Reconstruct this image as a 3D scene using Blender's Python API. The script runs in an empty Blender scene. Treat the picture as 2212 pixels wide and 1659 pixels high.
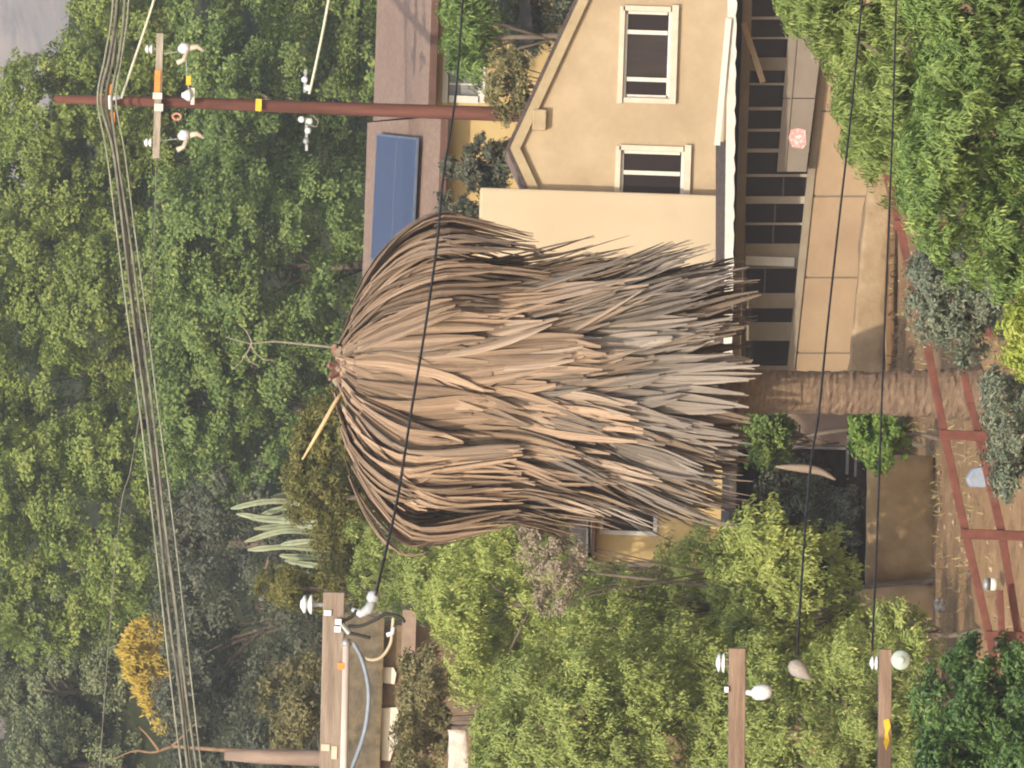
import bpy, bmesh, math, random
import numpy as np
from mathutils import Vector, Matrix
R = math.radians
rng = np.random.default_rng(7)
random.seed(7)
sc = bpy.context.scene
COL = sc.collection

# ------------------------------------------------------------------ camera
# The photograph was taken with the phone on its side: up in the place is left in the picture.
F = 15816.0           # focal length in units of a 2212 x 1659 picture
ROLL = R(1.9)
DOWN, RIGHT, FWD = Vector((0, 0, -1)), Vector((1, 0, 0)), Vector((0, 1, 0))
XC = math.cos(ROLL) * DOWN + math.sin(ROLL) * RIGHT
YC = -math.sin(ROLL) * DOWN + math.cos(ROLL) * RIGHT
cam = bpy.data.cameras.new('camera')
cam.sensor_width = 36.0
cam.lens = 36.0 * F / 2212.0
cam.clip_start = 1.0
cam.clip_end = 9000.0
co = bpy.data.objects.new('camera', cam)
COL.objects.link(co)
ZC = XC.cross(YC)
co.matrix_world = Matrix(((XC.x, YC.x, ZC.x, 0), (XC.y, YC.y, ZC.y, 0), (XC.z, YC.z, ZC.z, 0), (0, 0, 0, 1)))
sc.camera = co

# ------------------------------------------------------------------ light
SUN_EL, SUN_AZ = 32.0, 196.0          # azimuth clockwise from +Y: behind the camera, to the upright left
w = bpy.data.worlds.new('World')
sc.world = w
w.use_nodes = True
nt = w.node_tree
nt.nodes.clear()
sky = nt.nodes.new('ShaderNodeTexSky')
sky.sky_type = 'NISHITA'
sky.sun_disc = False
sky.sun_elevation = R(SUN_EL)
sky.sun_rotation = R(SUN_AZ)
sky.air_density = 1.2
sky.dust_density = 2.5
bg = nt.nodes.new('ShaderNodeBackground')
bg.inputs[1].default_value = 0.15
wo = nt.nodes.new('ShaderNodeOutputWorld')
nt.links.new(sky.outputs[0], bg.inputs[0])
nt.links.new(bg.outputs[0], wo.inputs[0])
sl = bpy.data.lights.new('sun', 'SUN')
sl.energy = 2.9
sl.angle = R(1.0)
sl.color = (1.0, 0.90, 0.74)
so = bpy.data.objects.new('sun', sl)
COL.objects.link(so)
sd = Vector((math.sin(R(SUN_AZ)) * math.cos(R(SUN_EL)), math.cos(R(SUN_AZ)) * math.cos(R(SUN_EL)), math.sin(R(SUN_EL))))
so.rotation_euler = sd.to_track_quat('Z', 'Y').to_euler()
sc.view_settings.view_transform = 'Standard'
sc.view_settings.look = 'None'
sc.view_settings.exposure = 0.66
sc.view_settings.gamma = 1.0
sc.view_settings.use_curve_mapping = False
sc.cycles.use_denoising = True
sc.cycles.use_adaptive_sampling = True
sc.cycles.adaptive_threshold = 0.03
sc.cycles.filter_width = 2.0
sc.cycles.max_bounces = 3
sc.cycles.diffuse_bounces = 2
sc.cycles.glossy_bounces = 2
sc.cycles.transmission_bounces = 2
sc.cycles.transparent_max_bounces = 6
sc.cycles.volume_bounces = 0

# ------------------------------------------------------------------ helpers
def P(dx, dy, Y):
    a = (dx - 1106.0) / F
    b = -(dy - 829.5) / F
    return (XC * a + YC * b + FWD) * Y

def S(Y):
    return Y / F

def on_plane(dx, dy, p0, n):
    d = P(dx, dy, 1.0)
    return d * (p0.dot(n) / d.dot(n))

def gz(x, y):
    """height of the ground"""
    pts = [(-80, 2), (0, -1.8), (30, -9), (70, -14), (100, -10.2), (112, -8.95), (118, -8.25), (122, -7.8), (134, -7.72), (154, -7.7), (159, -6.4),
           (164, -3.0), (170, -1.6), (184, 0.2), (215, 1.5), (236, 3.0), (262, 12.5), (300, 19.6), (330, 18.0), (420, -8), (900, -20), (9000, -20)]
    for (a, za), (b, zb) in zip(pts, pts[1:]):
        if y <= b:
            t = (y - a) / (b - a)
            t = max(0.0, t)
            z = za + (zb - za) * t
            break
    if y > 190:
        z += -0.05 * max(-25, min(25, x)) * min(1, (y - 190) / 40)
    if 236 < y < 420:
        z += 0.55 * max(0.0, min(18.0, 9.5 - x)) * min(1, (y - 236) / 60) * min(1, (420 - y) / 60)
    return z

_m = {}
def node_mat(name, build):
    if name in _m:
        return _m[name]
    m = bpy.data.materials.new(name)
    m.use_nodes = True
    t = m.node_tree
    t.nodes.clear()
    out = t.nodes.new('ShaderNodeOutputMaterial')
    build(t, out)
    _m[name] = m
    return m

def N(t, kind, **kw):
    n = t.nodes.new(kind)
    for k, v in kw.items():
        setattr(n, k, v)
    return n

def rgba(c):
    return (c[0], c[1], c[2], 1.0)

def ramp(t, fac, stops):
    r = N(t, 'ShaderNodeValToRGB')
    els = r.color_ramp.elements
    while len(els) < len(stops):
        els.new(0.5)
    for e, (p, c) in zip(els, stops):
        e.position = p
        e.color = rgba(c)
    t.links.new(fac, r.inputs[0])
    return r.outputs[0]

def noise(t, scale, detail=4.0, rough=0.6, vec=None, obj=True):
    if vec is None:
        tc = N(t, 'ShaderNodeTexCoord')
        vec = tc.outputs['Object']
    n = N(t, 'ShaderNodeTexNoise')
    n.inputs['Scale'].default_value = scale
    n.inputs['Detail'].default_value = detail
    n.inputs['Roughness'].default_value = rough
    t.links.new(vec, n.inputs['Vector'])
    return n.outputs['Fac']

def stretched(t, sx, sy, sz):
    tc = N(t, 'ShaderNodeTexCoord')
    mp = N(t, 'ShaderNodeMapping')
    mp.inputs['Scale'].default_value = (sx, sy, sz)
    t.links.new(tc.outputs['Object'], mp.inputs[0])
    return mp.outputs[0]

def surf(name, c1, c2, scale=3.0, rough=0.85, bump=0.2, bscale=40.0, spec=0.3, vec3=None, metal=0.0, c3=None, s3=0.5, lo=0.35, hi=0.65):
    """two-tone noisy surface with fine relief; c3 adds large stains"""
    def b(t, out):
        p = N(t, 'ShaderNodeBsdfPrincipled')
        p.inputs['Roughness'].default_value = rough
        p.inputs['Metallic'].default_value = metal
        p.inputs['Specular IOR Level'].default_value = spec
        v = stretched(t, *vec3) if vec3 else None
        col = ramp(t, noise(t, scale, 6, 0.65, v), [(lo, c1), (hi, c2)])
        if c3:
            mx = N(t, 'ShaderNodeMix', data_type='RGBA')
            f = ramp(t, noise(t, s3, 5, 0.7), [(0.45, (0, 0, 0)), (0.75, (0.75, 0.75, 0.75))])
            t.links.new(f, mx.inputs[0])
            t.links.new(col, mx.inputs[6])
            mx.inputs[7].default_value = rgba(c3)
            col = mx.outputs[2]
        t.links.new(col, p.inputs['Base Color'])
        if bump:
            bp = N(t, 'ShaderNodeBump')
            bp.inputs['Strength'].default_value = bump
            bp.inputs['Distance'].default_value = 0.02
            t.links.new(noise(t, bscale, 5, 0.7, stretched(t, *vec3) if vec3 else None), bp.inputs['Height'])
            t.links.new(bp.outputs[0], p.inputs['Normal'])
        t.links.new(p.outputs[0], out.inputs[0])
    return node_mat(name, b)

def leafmat(name, dark, light, tip=None, trans=0.26, rough=0.55):
    """leaf: colour varies leaf by leaf (attribute tint), thin enough to let light through"""
    tip = tip or light
    def b(t, out):
        at = N(t, 'ShaderNodeAttribute', attribute_name='tint')
        col = ramp(t, at.outputs['Fac'], [(0.0, dark), (0.62, light), (1.0, tip)])
        p = N(t, 'ShaderNodeBsdfPrincipled')
        p.inputs['Roughness'].default_value = rough
        p.inputs['Specular IOR Level'].default_value = 0.35
        t.links.new(col, p.inputs['Base Color'])
        tr = N(t, 'ShaderNodeBsdfTranslucent')
        hs = N(t, 'ShaderNodeHueSaturation')
        hs.inputs['Saturation'].default_value = 1.15
        hs.inputs['Value'].default_value = 1.3
        t.links.new(col, hs.inputs['Color'])
        t.links.new(hs.outputs[0], tr.inputs[0])
        mx = N(t, 'ShaderNodeMixShader')
        mx.inputs[0].default_value = trans
        t.links.new(p.outputs[0], mx.inputs[1])
        t.links.new(tr.outputs[0], mx.inputs[2])
        t.links.new(mx.outputs[0], out.inputs[0])
    return node_mat(name, b)

def setparent(o, p):
    if p is None:
        return
    o.parent = p
    if p.type == 'EMPTY':
        o.matrix_parent_inverse = Matrix.Translation(-p.location)

class MB:
    def __init__(self):
        self.v = []
        self.f = []
    def add(self, vs, fs):
        k = len(self.v)
        self.v += [tuple(x) for x in vs]
        self.f += [tuple(i + k for i in f) for f in fs]
        return self
    def box(self, c, size, ax=None):
        c = Vector(c)
        ax = ax or (Vector((1, 0, 0)), Vector((0, 1, 0)), Vector((0, 0, 1)))
        h = [Vector(a) * (s * 0.5) for a, s in zip(ax, size)]
        vs = [c + sx * h[0] + sy * h[1] + sz * h[2] for sx in (-1, 1) for sy in (-1, 1) for sz in (-1, 1)]
        return self.add(vs, [(0, 1, 3, 2), (4, 6, 7, 5), (0, 4, 5, 1), (2, 3, 7, 6), (0, 2, 6, 4), (1, 5, 7, 3)])
    def bar(self, a, b, wd, th, up=None):
        a, b = Vector(a), Vector(b)
        d = (b - a)
        L = d.length
        d.normalize()
        y = Vector(up) if up else Vector((0, 1, 0))
        y = (y - d * y.dot(d)).normalized()
        x = d.cross(y)
        return self.box((a + b) / 2, (L, th, wd), (d, y, x))
    def prism(self, pts, y0, y1):
        """pts: (x,z) outline; extruded in Y"""
        n = len(pts)
        vs = [(x, y0, z) for x, z in pts] + [(x, y1, z) for x, z in pts]
        fs = [tuple(range(n)), tuple(range(2 * n - 1, n - 1, -1))]
        for i in range(n):
            j = (i + 1) % n
            fs.append((j, i, i + n, j + n))
        return self.add(vs, fs)
    def poly(self, pix, Y0, th):
        """outline in picture units at the distance Y0, given a real thickness"""
        pts = [P(a, b, Y0) for a, b in pix]
        return self.prism([(p.x, p.z) for p in pts], Y0, Y0 + th)
    def tube(self, pts, rad, n=8, cap=True):
        pts = [Vector(p) for p in pts]
        if not hasattr(rad, '__len__'):
            rad = [rad] * len(pts)
        rings = []
        for i, p in enumerate(pts):
            d = (pts[min(i + 1, len(pts) - 1)] - pts[max(i - 1, 0)]).normalized()
            u = Vector((0, 1, 0)) if abs(d.y) < 0.9 else Vector((1, 0, 0))
            x = d.cross(u).normalized()
            y = d.cross(x)
            rings.append([p + (x * math.cos(2 * math.pi * k / n) + y * math.sin(2 * math.pi * k / n)) * rad[i] for k in range(n)])
        vs = [q for r in rings for q in r]
        fs = []
        for i in range(len(pts) - 1):
            for k in range(n):
                l = (k + 1) % n
                fs.append((i * n + k, i * n + l, (i + 1) * n + l, (i + 1) * n + k))
        if cap:
            fs.append(tuple(range(n - 1, -1, -1)))
            fs.append(tuple((len(pts) - 1) * n + k for k in range(n)))
        return self.add(vs, fs)
    def lathe(self, base, axis, prof, n=14):
        axis = Vector(axis).normalized()
        return self.tube([Vector(base) + axis * h for r, h in prof], [max(r, 0.0005) for r, h in prof], n)
    def build(self, name, mat, parent=None, smooth=False, bevel=0.0):
        me = bpy.data.meshes.new(name)
        me.from_pydata(self.v, [], self.f)
        bm = bmesh.new()
        bm.from_mesh(me)
        bmesh.ops.recalc_face_normals(bm, faces=bm.faces)
        if bevel:
            bmesh.ops.bevel(bm, geom=[e for e in bm.edges if e.is_manifold and e.calc_face_angle(0) > 0.5], offset=bevel, segments=2, affect='EDGES', profile=0.6)
        bm.to_mesh(me)
        bm.free()
        if smooth:
            me.polygons.foreach_set('use_smooth', [True] * len(me.polygons))
        me.materials.append(mat)
        o = bpy.data.objects.new(name, me)
        COL.objects.link(o)
        setparent(o, parent)
        return o

def tag(o, label=None, cat=None, group=None, kind=None):
    for k, v in (('label', label), ('category', cat), ('group', group), ('kind', kind)):
        if v:
            o[k] = v
    return o

def thing(name, label, cat, loc, group=None):
    o = bpy.data.objects.new(name, None)
    o.empty_display_size = 0.3
    COL.objects.link(o)
    o.location = Vector(loc)
    return tag(o, label, cat, group)

def pbox(mb, dx0, dx1, dy0, dy1, Y, th):
    """upright box whose front face fills the picture rectangle at distance Y"""
    c = P((dx0 + dx1) / 2, (dy0 + dy1) / 2, Y)
    s = S(Y)
    return mb.box((c.x, Y + th / 2, c.z), ((dy1 - dy0) * s, th, (dx1 - dx0) * s))

def cut(o, mb):
    """real openings in a wall"""
    c = mb.build('cutter', list(_m.values())[0])
    m = o.modifiers.new('cut', 'BOOLEAN')
    m.operation = 'DIFFERENCE'
    m.solver = 'EXACT'
    m.object = c
    dg = bpy.context.evaluated_depsgraph_get()
    me = bpy.data.meshes.new_from_object(o.evaluated_get(dg))
    o.modifiers.clear()
    o.data = me
    cm = c.data
    bpy.data.objects.remove(c)
    bpy.data.meshes.remove(cm)

def inpoly(x, y, poly):
    c = np.zeros(len(x), bool)
    n = len(poly)
    for i in range(n):
        x0, y0 = poly[i]
        x1, y1 = poly[(i + 1) % n]
        hit = ((y0 > y) != (y1 > y)) & (x < (x1 - x0) * (y - y0) / (y1 - y0 + 1e-9) + x0)
        c ^= hit
    return c

A_XC, A_YC = np.array(XC), np.array(YC)
def Pn(dx, dy, Y):
    a = (dx - 1106.0) / F
    b = -(dy - 829.5) / F
    return (a[:, None] * A_XC + b[:, None] * A_YC + np.array([0, 1.0, 0])) * Y[:, None]

def unit(a):
    return a / (np.linalg.norm(a, axis=1)[:, None] + 1e-9)

def leaf_mesh(name, c, nrm, tan, ln, wd, tint, mat, parent, droop=0.12):
    """one small folded leaf (two triangles) at every point"""
    n = len(c)
    tan = unit(tan - nrm * np.sum(tan * nrm, 1)[:, None])
    bi = np.cross(nrm, tan)
    L, W = ln[:, None], wd[:, None]
    a = c - tan * L * 0.5
    b = c + bi * W * 0.5 + nrm * W * 0.22
    d = c + tan * L * 0.5 - nrm * L * droop
    e = c - bi * W * 0.5 + nrm * W * 0.22
    v = np.stack([a, b, d, e], 1).reshape(-1, 3)
    base = np.arange(n)[:, None] * 4
    tri = np.concatenate([base + np.array([[0, 1, 2]]), base + np.array([[0, 2, 3]])], 1).reshape(-1)
    me = bpy.data.meshes.new(name)
    me.vertices.add(n * 4)
    me.vertices.foreach_set('co', v.astype(np.float32).ravel())
    me.loops.add(n * 6)
    me.loops.foreach_set('vertex_index', tri.astype(np.int32))
    me.polygons.add(n * 2)
    me.polygons.foreach_set('loop_start', np.arange(0, n * 6, 3, dtype=np.int32))
    me.update(calc_edges=True)
    at = me.attributes.new('tint', 'FLOAT', 'POINT')
    at.data.foreach_set('value', np.repeat(tint, 4).astype(np.float32))
    me.materials.append(mat)
    o = bpy.data.objects.new(name, me)
    COL.objects.link(o)
    setparent(o, parent)
    return o

BARK = None
TRI = [0]
def plant(name, label, cat, poly, Y, depth, mat, leaf=0.14, aspect=0.5, clump=0.55, layers=1.6, per=200, group=None, trunk=True, trunk_r=0.16,
          droop=False, flat=0.75, bark=None, seed=None, edge=0.6, base=None, sag=0.12, lobe=None, sprig=0.68, fuzz=0.36):
    """tree or shrub: leaf clumps fill a crown of real depth, limbs run from the trunk into the clumps"""
    g = np.random.default_rng(seed if seed is not None else abs(hash(label)) % 1000)
    xs = [p[0] for p in poly]
    ys = [p[1] for p in poly]
    s = S(Y)
    area = 0.5 * abs(sum(poly[i][0] * poly[(i + 1) % len(poly)][1] - poly[(i + 1) % len(poly)][0] * poly[i][1] for i in range(len(poly)))) * s * s
    lobe = lobe or clump * 2.6
    nl = max(3, int(layers * area / (lobe * lobe * 1.3)))
    cx, cy = [], []
    while len(cx) < nl:
        x = g.uniform(min(xs), max(xs), 60)
        y = g.uniform(min(ys), max(ys), 60)
        k = inpoly(x, y, poly)
        x, y = x[k], y[k]
        if len(x) == 0:
            continue
        if cx:      # the candidate farthest from the lobes placed so far
            dd = np.min((x[:9, None] - np.array(cx[-60:])[None]) ** 2 + (y[:9, None] - np.array(cy[-60:])[None]) ** 2, axis=1)
            j = int(np.argmax(dd))
        else:
            j = 0
        cx.append(x[j])
        cy.append(y[j])
    cx, cy = np.array(cx), np.array(cy)
    mx, my = sum(xs) / len(xs), sum(ys) / len(ys)
    lr = lobe * g.uniform(0.55, 1.2, nl)
    # lobes stay about their own radius inside the outline
    for _ in range(5):
        out = ~inpoly(cx + np.sign(cx - mx) * lr / s * edge, cy + np.sign(cy - my) * lr / s * edge, poly)
        cx = np.where(out, cx + (mx - cx) * 0.10, cx)
        cy = np.where(out, cy + (my - cy) * 0.10, cy)
        lr = np.where(out, lr * 0.93, lr)
    # rounded in depth
    dn = np.clip(1 - ((cx - mx) / (0.5 * (max(xs) - min(xs)) + 1)) ** 2 * 0.6 - ((cy - my) / (0.5 * (max(ys) - min(ys)) + 1)) ** 2 * 0.6, 0.15, 1)
    lc = Pn(cx, cy, Y + depth * 0.5 * dn * g.uniform(-1, 1, nl))
    lt = g.uniform(0, 1, nl)
    # clumps cover the upper and outer side of every lobe
    m_ = np.maximum(5, (2.3 * (lr / clump) ** 2).astype(int))
    li = np.repeat(np.arange(nl), m_)
    nc = len(li)
    ld = unit(g.normal(size=(nc, 3)) + np.array([-0.05, -0.30, 0.40]))
    cc = lc[li] + ld * (lr[li] * g.uniform(0.6, 1.05, nc))[:, None] * np.array([1, 1, flat])
    rad = clump * g.uniform(0.55, 1.25, nc)
    cnt = np.maximum(8, (per * (rad / clump) ** 2 * g.uniform(0.6, 1.3, nc)).astype(int))
    idx = np.repeat(np.arange(nc), cnt)
    n = len(idx)
    d = unit(g.normal(size=(n, 3)))
    d[:, 2] = np.where(d[:, 2] < -0.2, d[:, 2] * 0.6, d[:, 2])
    q = 0.30 + 0.65 * g.uniform(0, 1, n) ** 0.5
    c = cc[idx] + d * (rad[idx] * q)[:, None] * np.array([1, 1, flat])
    # most leaves sit along sprigs that push out of the clump
    K = 16
    sdir = unit(g.normal(size=(nc * K, 3)) + np.array([0, -0.15, 0.35]))
    slen = g.uniform(0.65, 1.35, nc * K)
    sp = idx * K + g.integers(0, K, n)
    on = g.random(n) < sprig
    u = g.uniform(0, 1, n) ** 0.8
    cs = cc[idx] + sdir[sp] * (rad[idx] * (0.25 + 0.85 * u) * slen[sp])[:, None] * np.array([1, 1, flat]) + g.normal(size=(n, 3)) * (rad[idx] * 0.11)[:, None]
    if droop:
        cs[:, 2] -= rad[idx] * u * u * 0.5
    c = np.where(on[:, None], cs, c)
    d = np.where(on[:, None], sdir[sp], d)
    c += g.normal(size=(n, 3)) * clump * 0.05
    nrm = unit(ld[idx] * 0.75 + d * 0.25 + np.array([-0.10, -0.15, 0.35]) + g.normal(size=(n, 3)) * fuzz)
    tan = g.normal(size=(n, 3)) + d * 0.9
    if droop:
        tan = tan * 0.35 + np.array([0, 0, -1.0]) + d * 0.35
    ln = leaf * g.uniform(0.55, 1.35, n)
    ct = 0.6 * lt[li] + 0.4 * g.uniform(0, 1, nc)
    st_ = g.normal(size=nc * K) * 0.12
    tint = np.clip(0.28 + 0.30 * ct[idx] + st_[sp] + g.normal(size=n) * 0.16, 0, 1)
    b = bark or surf('bark_grey', (0.10, 0.075, 0.055), (0.20, 0.16, 0.12), 6, 0.9, 0.5, 25, vec3=(1, 1, 0.3))
    bx = mx if base is None else base[0]
    if base is None:
        bp = P(max(xs) - 0.12 * (max(xs) - min(xs)), my, Y + depth * 0.1)
    else:
        bp = P(base[0], base[1], Y + depth * 0.1)
    ground = Vector((bp.x, bp.y, gz(bp.x, bp.y)))
    group = group or {'leafy_tree': 'leafy trees beside the palm', 'shrub': 'garden shrubs', 'pepper_tree': 'feathery trees', 'sage_shrub': 'grey-green shrubs by the fence', 'olive_shrub': 'olive shrubs'}.get(name)
    t = thing(name, label, cat, ground, group)
    leaf_mesh('crown', c, nrm, tan, ln, ln * aspect * g.uniform(0.7, 1.2, n), tint, mat, t, sag)
    TRI[0] += n * 2
    # trunk and limbs
    m = MB()
    mid = Vector(P(mx, my, Y))
    top = Vector((mid.x, Y, mid.z))
    if top.z < ground.z + 0.3:
        top.z = ground.z + 0.3
    k1 = ground.lerp(top, 0.4) + Vector((g.normal() * 0.15, 0, 0))
    m.tube([ground - Vector((0, 0, 0.3)), ground + Vector((0, 0, 0.05)), k1, top], [trunk_r * 1.35, trunk_r, trunk_r * 0.75, trunk_r * 0.45], 8)
    for i in g.choice(nc, min(nc, 8), replace=False):
        e = Vector(cc[i])
        st = ground.lerp(top, g.uniform(0.45, 1.0))
        md = st.lerp(e, 0.55) + Vector((0, 0, 0.12 * (e - st).length))
        m.tube([st, md, e], [trunk_r * 0.36, trunk_r * 0.22, trunk_r * 0.06], 5)
    m.build('trunk', b, t, smooth=True)
    return t

# ------------------------------------------------------------------ materials
cream = surf('cream_stucco', (0.48, 0.385, 0.262), (0.545, 0.44, 0.30), 1.2, 0.92, 0.35, 60, c3=(0.43, 0.335, 0.225), s3=0.6)
tanst = surf('tan_stucco', (0.395, 0.30, 0.19), (0.46, 0.355, 0.23), 1.5, 0.92, 0.35, 60, c3=(0.335, 0.25, 0.16), s3=0.6)
barge_m = surf('barge_paint', (0.33, 0.255, 0.15), (0.40, 0.315, 0.19), 3, 0.7, 0.2, 30)
white_m = surf('white_paint', (0.56, 0.53, 0.475), (0.66, 0.63, 0.575), 4, 0.6, 0.1, 30)
trim_m = surf('cream_trim', (0.54, 0.46, 0.36), (0.62, 0.54, 0.43), 3, 0.7, 0.1, 30)
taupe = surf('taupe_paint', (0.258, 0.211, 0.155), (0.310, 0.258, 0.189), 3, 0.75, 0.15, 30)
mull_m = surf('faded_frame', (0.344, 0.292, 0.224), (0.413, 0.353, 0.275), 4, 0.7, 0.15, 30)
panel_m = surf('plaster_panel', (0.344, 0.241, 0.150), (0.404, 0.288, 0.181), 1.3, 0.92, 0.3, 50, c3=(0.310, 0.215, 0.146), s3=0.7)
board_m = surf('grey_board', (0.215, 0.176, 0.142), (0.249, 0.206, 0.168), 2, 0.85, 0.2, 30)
darkroof = surf('dark_roof', (0.05, 0.038, 0.04), (0.10, 0.08, 0.08), 8, 0.9, 0.4, 40)
shingle = surf('brown_shingle', (0.215, 0.145, 0.108), (0.315, 0.22, 0.165), 9, 0.95, 0.6, 26, c3=(0.22, 0.135, 0.11), s3=0.6)
fascia = surf('dark_fascia', (0.09, 0.045, 0.032), (0.13, 0.07, 0.05), 4, 0.8, 0.2, 30)
ywall = surf('yellow_stucco', (0.464, 0.327, 0.142), (0.533, 0.387, 0.181), 1.2, 0.92, 0.25, 50)
def _glass(t, out):
    p = N(t, 'ShaderNodeBsdfPrincipled')
    p.inputs['Base Color'].default_value = (0.022, 0.016, 0.018, 1)
    p.inputs['Roughness'].default_value = 0.12
    p.inputs['Specular IOR Level'].default_value = 0.4
    bp = N(t, 'ShaderNodeBump')
    bp.inputs['Strength'].default_value = 0.04
    t.links.new(noise(t, 1.2, 2, 0.5), bp.inputs['Height'])
    t.links.new(bp.outputs[0], p.inputs['Normal'])
    t.links.new(p.outputs[0], out.inputs[0])
glass = node_mat('dark_window_glass', _glass)
glass2 = surf('window_with_drape', (0.022, 0.016, 0.018), (0.045, 0.034, 0.034), 1.6, 0.15, 0.0, spec=0.4, vec3=(2.5, 1, 0.5))
curtain = surf('grey_curtain', (0.16, 0.155, 0.16), (0.26, 0.25, 0.25), 4, 0.8, 0.1, 20, vec3=(4, 1, 0.3))
rust = surf('red_brown_paint', (0.10, 0.032, 0.022), (0.165, 0.055, 0.036), 5, 0.7, 0.3, 25)
rustpole = surf('red_brown_pole', (0.095, 0.035, 0.025), (0.16, 0.062, 0.042), 5, 0.85, 0.4, 25, vec3=(1, 1, 0.12))
wood = surf('weathered_timber', (0.17, 0.13, 0.10), (0.34, 0.27, 0.215), 9, 0.9, 0.5, 30, vec3=(0.12, 1, 1))
woodred = surf('brown_timber', (0.16, 0.105, 0.075), (0.33, 0.23, 0.17), 9, 0.9, 0.5, 30, vec3=(0.12, 1, 1))
porc = surf('porcelain', (0.62, 0.64, 0.66), (0.74, 0.75, 0.77), 3, 0.25, 0.0, 10, spec=0.6)
porcgreen = surf('pale_glass_insulator', (0.42, 0.50, 0.44), (0.52, 0.58, 0.50), 3, 0.25, 0.0, 10, spec=0.6)
grey = surf('galvanised_steel', (0.26, 0.27, 0.27), (0.40, 0.41, 0.41), 6, 0.5, 0.1, 20, metal=0.4)
darkmetal = surf('dark_steel', (0.025, 0.027, 0.032), (0.05, 0.05, 0.055), 5, 0.6, 0.1, 20)
blackrub = surf('black_cable', (0.02, 0.02, 0.022), (0.045, 0.045, 0.045), 6, 0.6, 0.0)
greycab = surf('weathered_cable', (0.11, 0.105, 0.085), (0.24, 0.23, 0.18), 3, 0.8, 0.4, 40)
greycab2 = surf('mottled_cable', (0.06, 0.058, 0.045), (0.20, 0.19, 0.14), 2.2, 0.85, 0.5, 20)
palecab2 = surf('dull_pale_cable', (0.19, 0.19, 0.14), (0.32, 0.32, 0.25), 3, 0.75, 0.1, 30)
palecab = surf('pale_cable', (0.50, 0.50, 0.38), (0.62, 0.62, 0.50), 6, 0.75, 0.0)
pvc = surf('pale_conduit', (0.55, 0.46, 0.41), (0.66, 0.57, 0.51), 3, 0.5, 0.0)
bluecab = surf('blue_grey_cable', (0.17, 0.20, 0.25), (0.26, 0.30, 0.36), 4, 0.5, 0.0)
orange = surf('orange_paint', (0.55, 0.20, 0.035), (0.66, 0.27, 0.06), 6, 0.6, 0.0)
yellow = surf('yellow_tag', (0.62, 0.38, 0.02), (0.74, 0.48, 0.04), 6, 0.6, 0.0)
dirt = surf('dry_earth', (0.284, 0.185, 0.107), (0.396, 0.271, 0.159), 0.9, 0.98, 0.8, 14, c3=(0.241, 0.159, 0.095), s3=0.5, spec=0.1)
bank = surf('ochre_earth_wall', (0.29, 0.205, 0.118), (0.40, 0.295, 0.185), 2.2, 0.98, 0.9, 12, c3=(0.292, 0.202, 0.112), s3=1.2, spec=0.1)
rwall = surf('tan_retaining_wall', (0.32, 0.21, 0.105), (0.42, 0.29, 0.155), 1.6, 0.98, 0.6, 25, c3=(0.206, 0.129, 0.069), s3=0.7, spec=0.1)
litter = surf('leaf_litter', (0.06, 0.055, 0.035), (0.13, 0.11, 0.065), 1.5, 0.98, 0.8, 10, spec=0.1)
bark = surf('bark_grey', (0.10, 0.075, 0.055), (0.20, 0.16, 0.12), 6, 0.9, 0.5, 25, vec3=(1, 1, 0.3))
palebark = surf('bark_pale', (0.20, 0.17, 0.12), (0.32, 0.28, 0.20), 6, 0.9, 0.3, 25)

# ------------------------------------------------------------------ the setting
def ground_sheet():
    xs = sorted(set([-3000, -1500, -900, -300, -120, -60] + [x for x in np.arange(-30, 30.1, 1.0)] + [60, 120, 300, 900, 1500, 3000]))
    ys = sorted(set([-80, -40, 0, 15, 30, 50, 70, 85] + list(np.arange(96, 172, 1.0)) + list(np.arange(172, 345, 6.0)) + [380, 420, 600, 900, 1300, 2000, 3200]))
    g = np.random.default_rng(3)
    vs, fs = [], []
    for y in ys:
        for x in xs:
            z = gz(x, y)
            if 96 < y < 172 and abs(x) < 29:
                z += g.normal() * 0.03
            vs.append((x, y, z))
    nx = len(xs)
    for j in range(len(ys) - 1):
        for i in range(nx - 1):
            fs.append((j * nx + i, j * nx + i + 1, (j + 1) * nx + i + 1, (j + 1) * nx + i))
    def b(t, out):
        p = N(t, 'ShaderNodeBsdfPrincipled')
        p.inputs['Roughness'].default_value = 0.97
        p.inputs['Specular IOR Level'].default_value = 0.1
        tan_ = ramp(t, noise(t, 1.6, 9, 0.75), [(0.32, (0.18, 0.105, 0.055)), (0.5, (0.30, 0.185, 0.097)), (0.66, (0.39, 0.255, 0.14))])
        grn = ramp(t, noise(t, 1.4, 6, 0.7), [(0.35, (0.022, 0.028, 0.014)), (0.7, (0.060, 0.066, 0.030))])
        tc = N(t, 'ShaderNodeTexCoord')
        sp = N(t, 'ShaderNodeSeparateXYZ')
        t.links.new(tc.outputs['Object'], sp.inputs[0])
        mr = N(t, 'ShaderNodeMapRange')
        mr.inputs[1].default_value = 157
        mr.inputs[2].default_value = 166
        t.links.new(sp.outputs['Y'], mr.inputs[0])
        mx = N(t, 'ShaderNodeMix', data_type='RGBA')
        t.links.new(mr.outputs[0], mx.inputs[0])
        t.links.new(tan_, mx.inputs[6])
        t.links.new(grn, mx.inputs[7])
        t.links.new(mx.outputs[2], p.inputs['Base Color'])
        bp = N(t, 'ShaderNodeBump')
        bp.inputs['Strength'].default_value = 0.8
        bp.inputs['Distance'].default_value = 0.05
        t.links.new(noise(t, 9, 6, 0.7), bp.inputs['Height'])
        t.links.new(bp.outputs[0], p.inputs['Normal'])
        t.links.new(p.outputs[0], out.inputs[0])
    m = MB()
    m.add(vs, fs)
    o = m.build('ground', node_mat('ground_earth', b), smooth=True)
    tag(o, 'dry tan earth slope running down from the houses', None, kind='structure')

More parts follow.
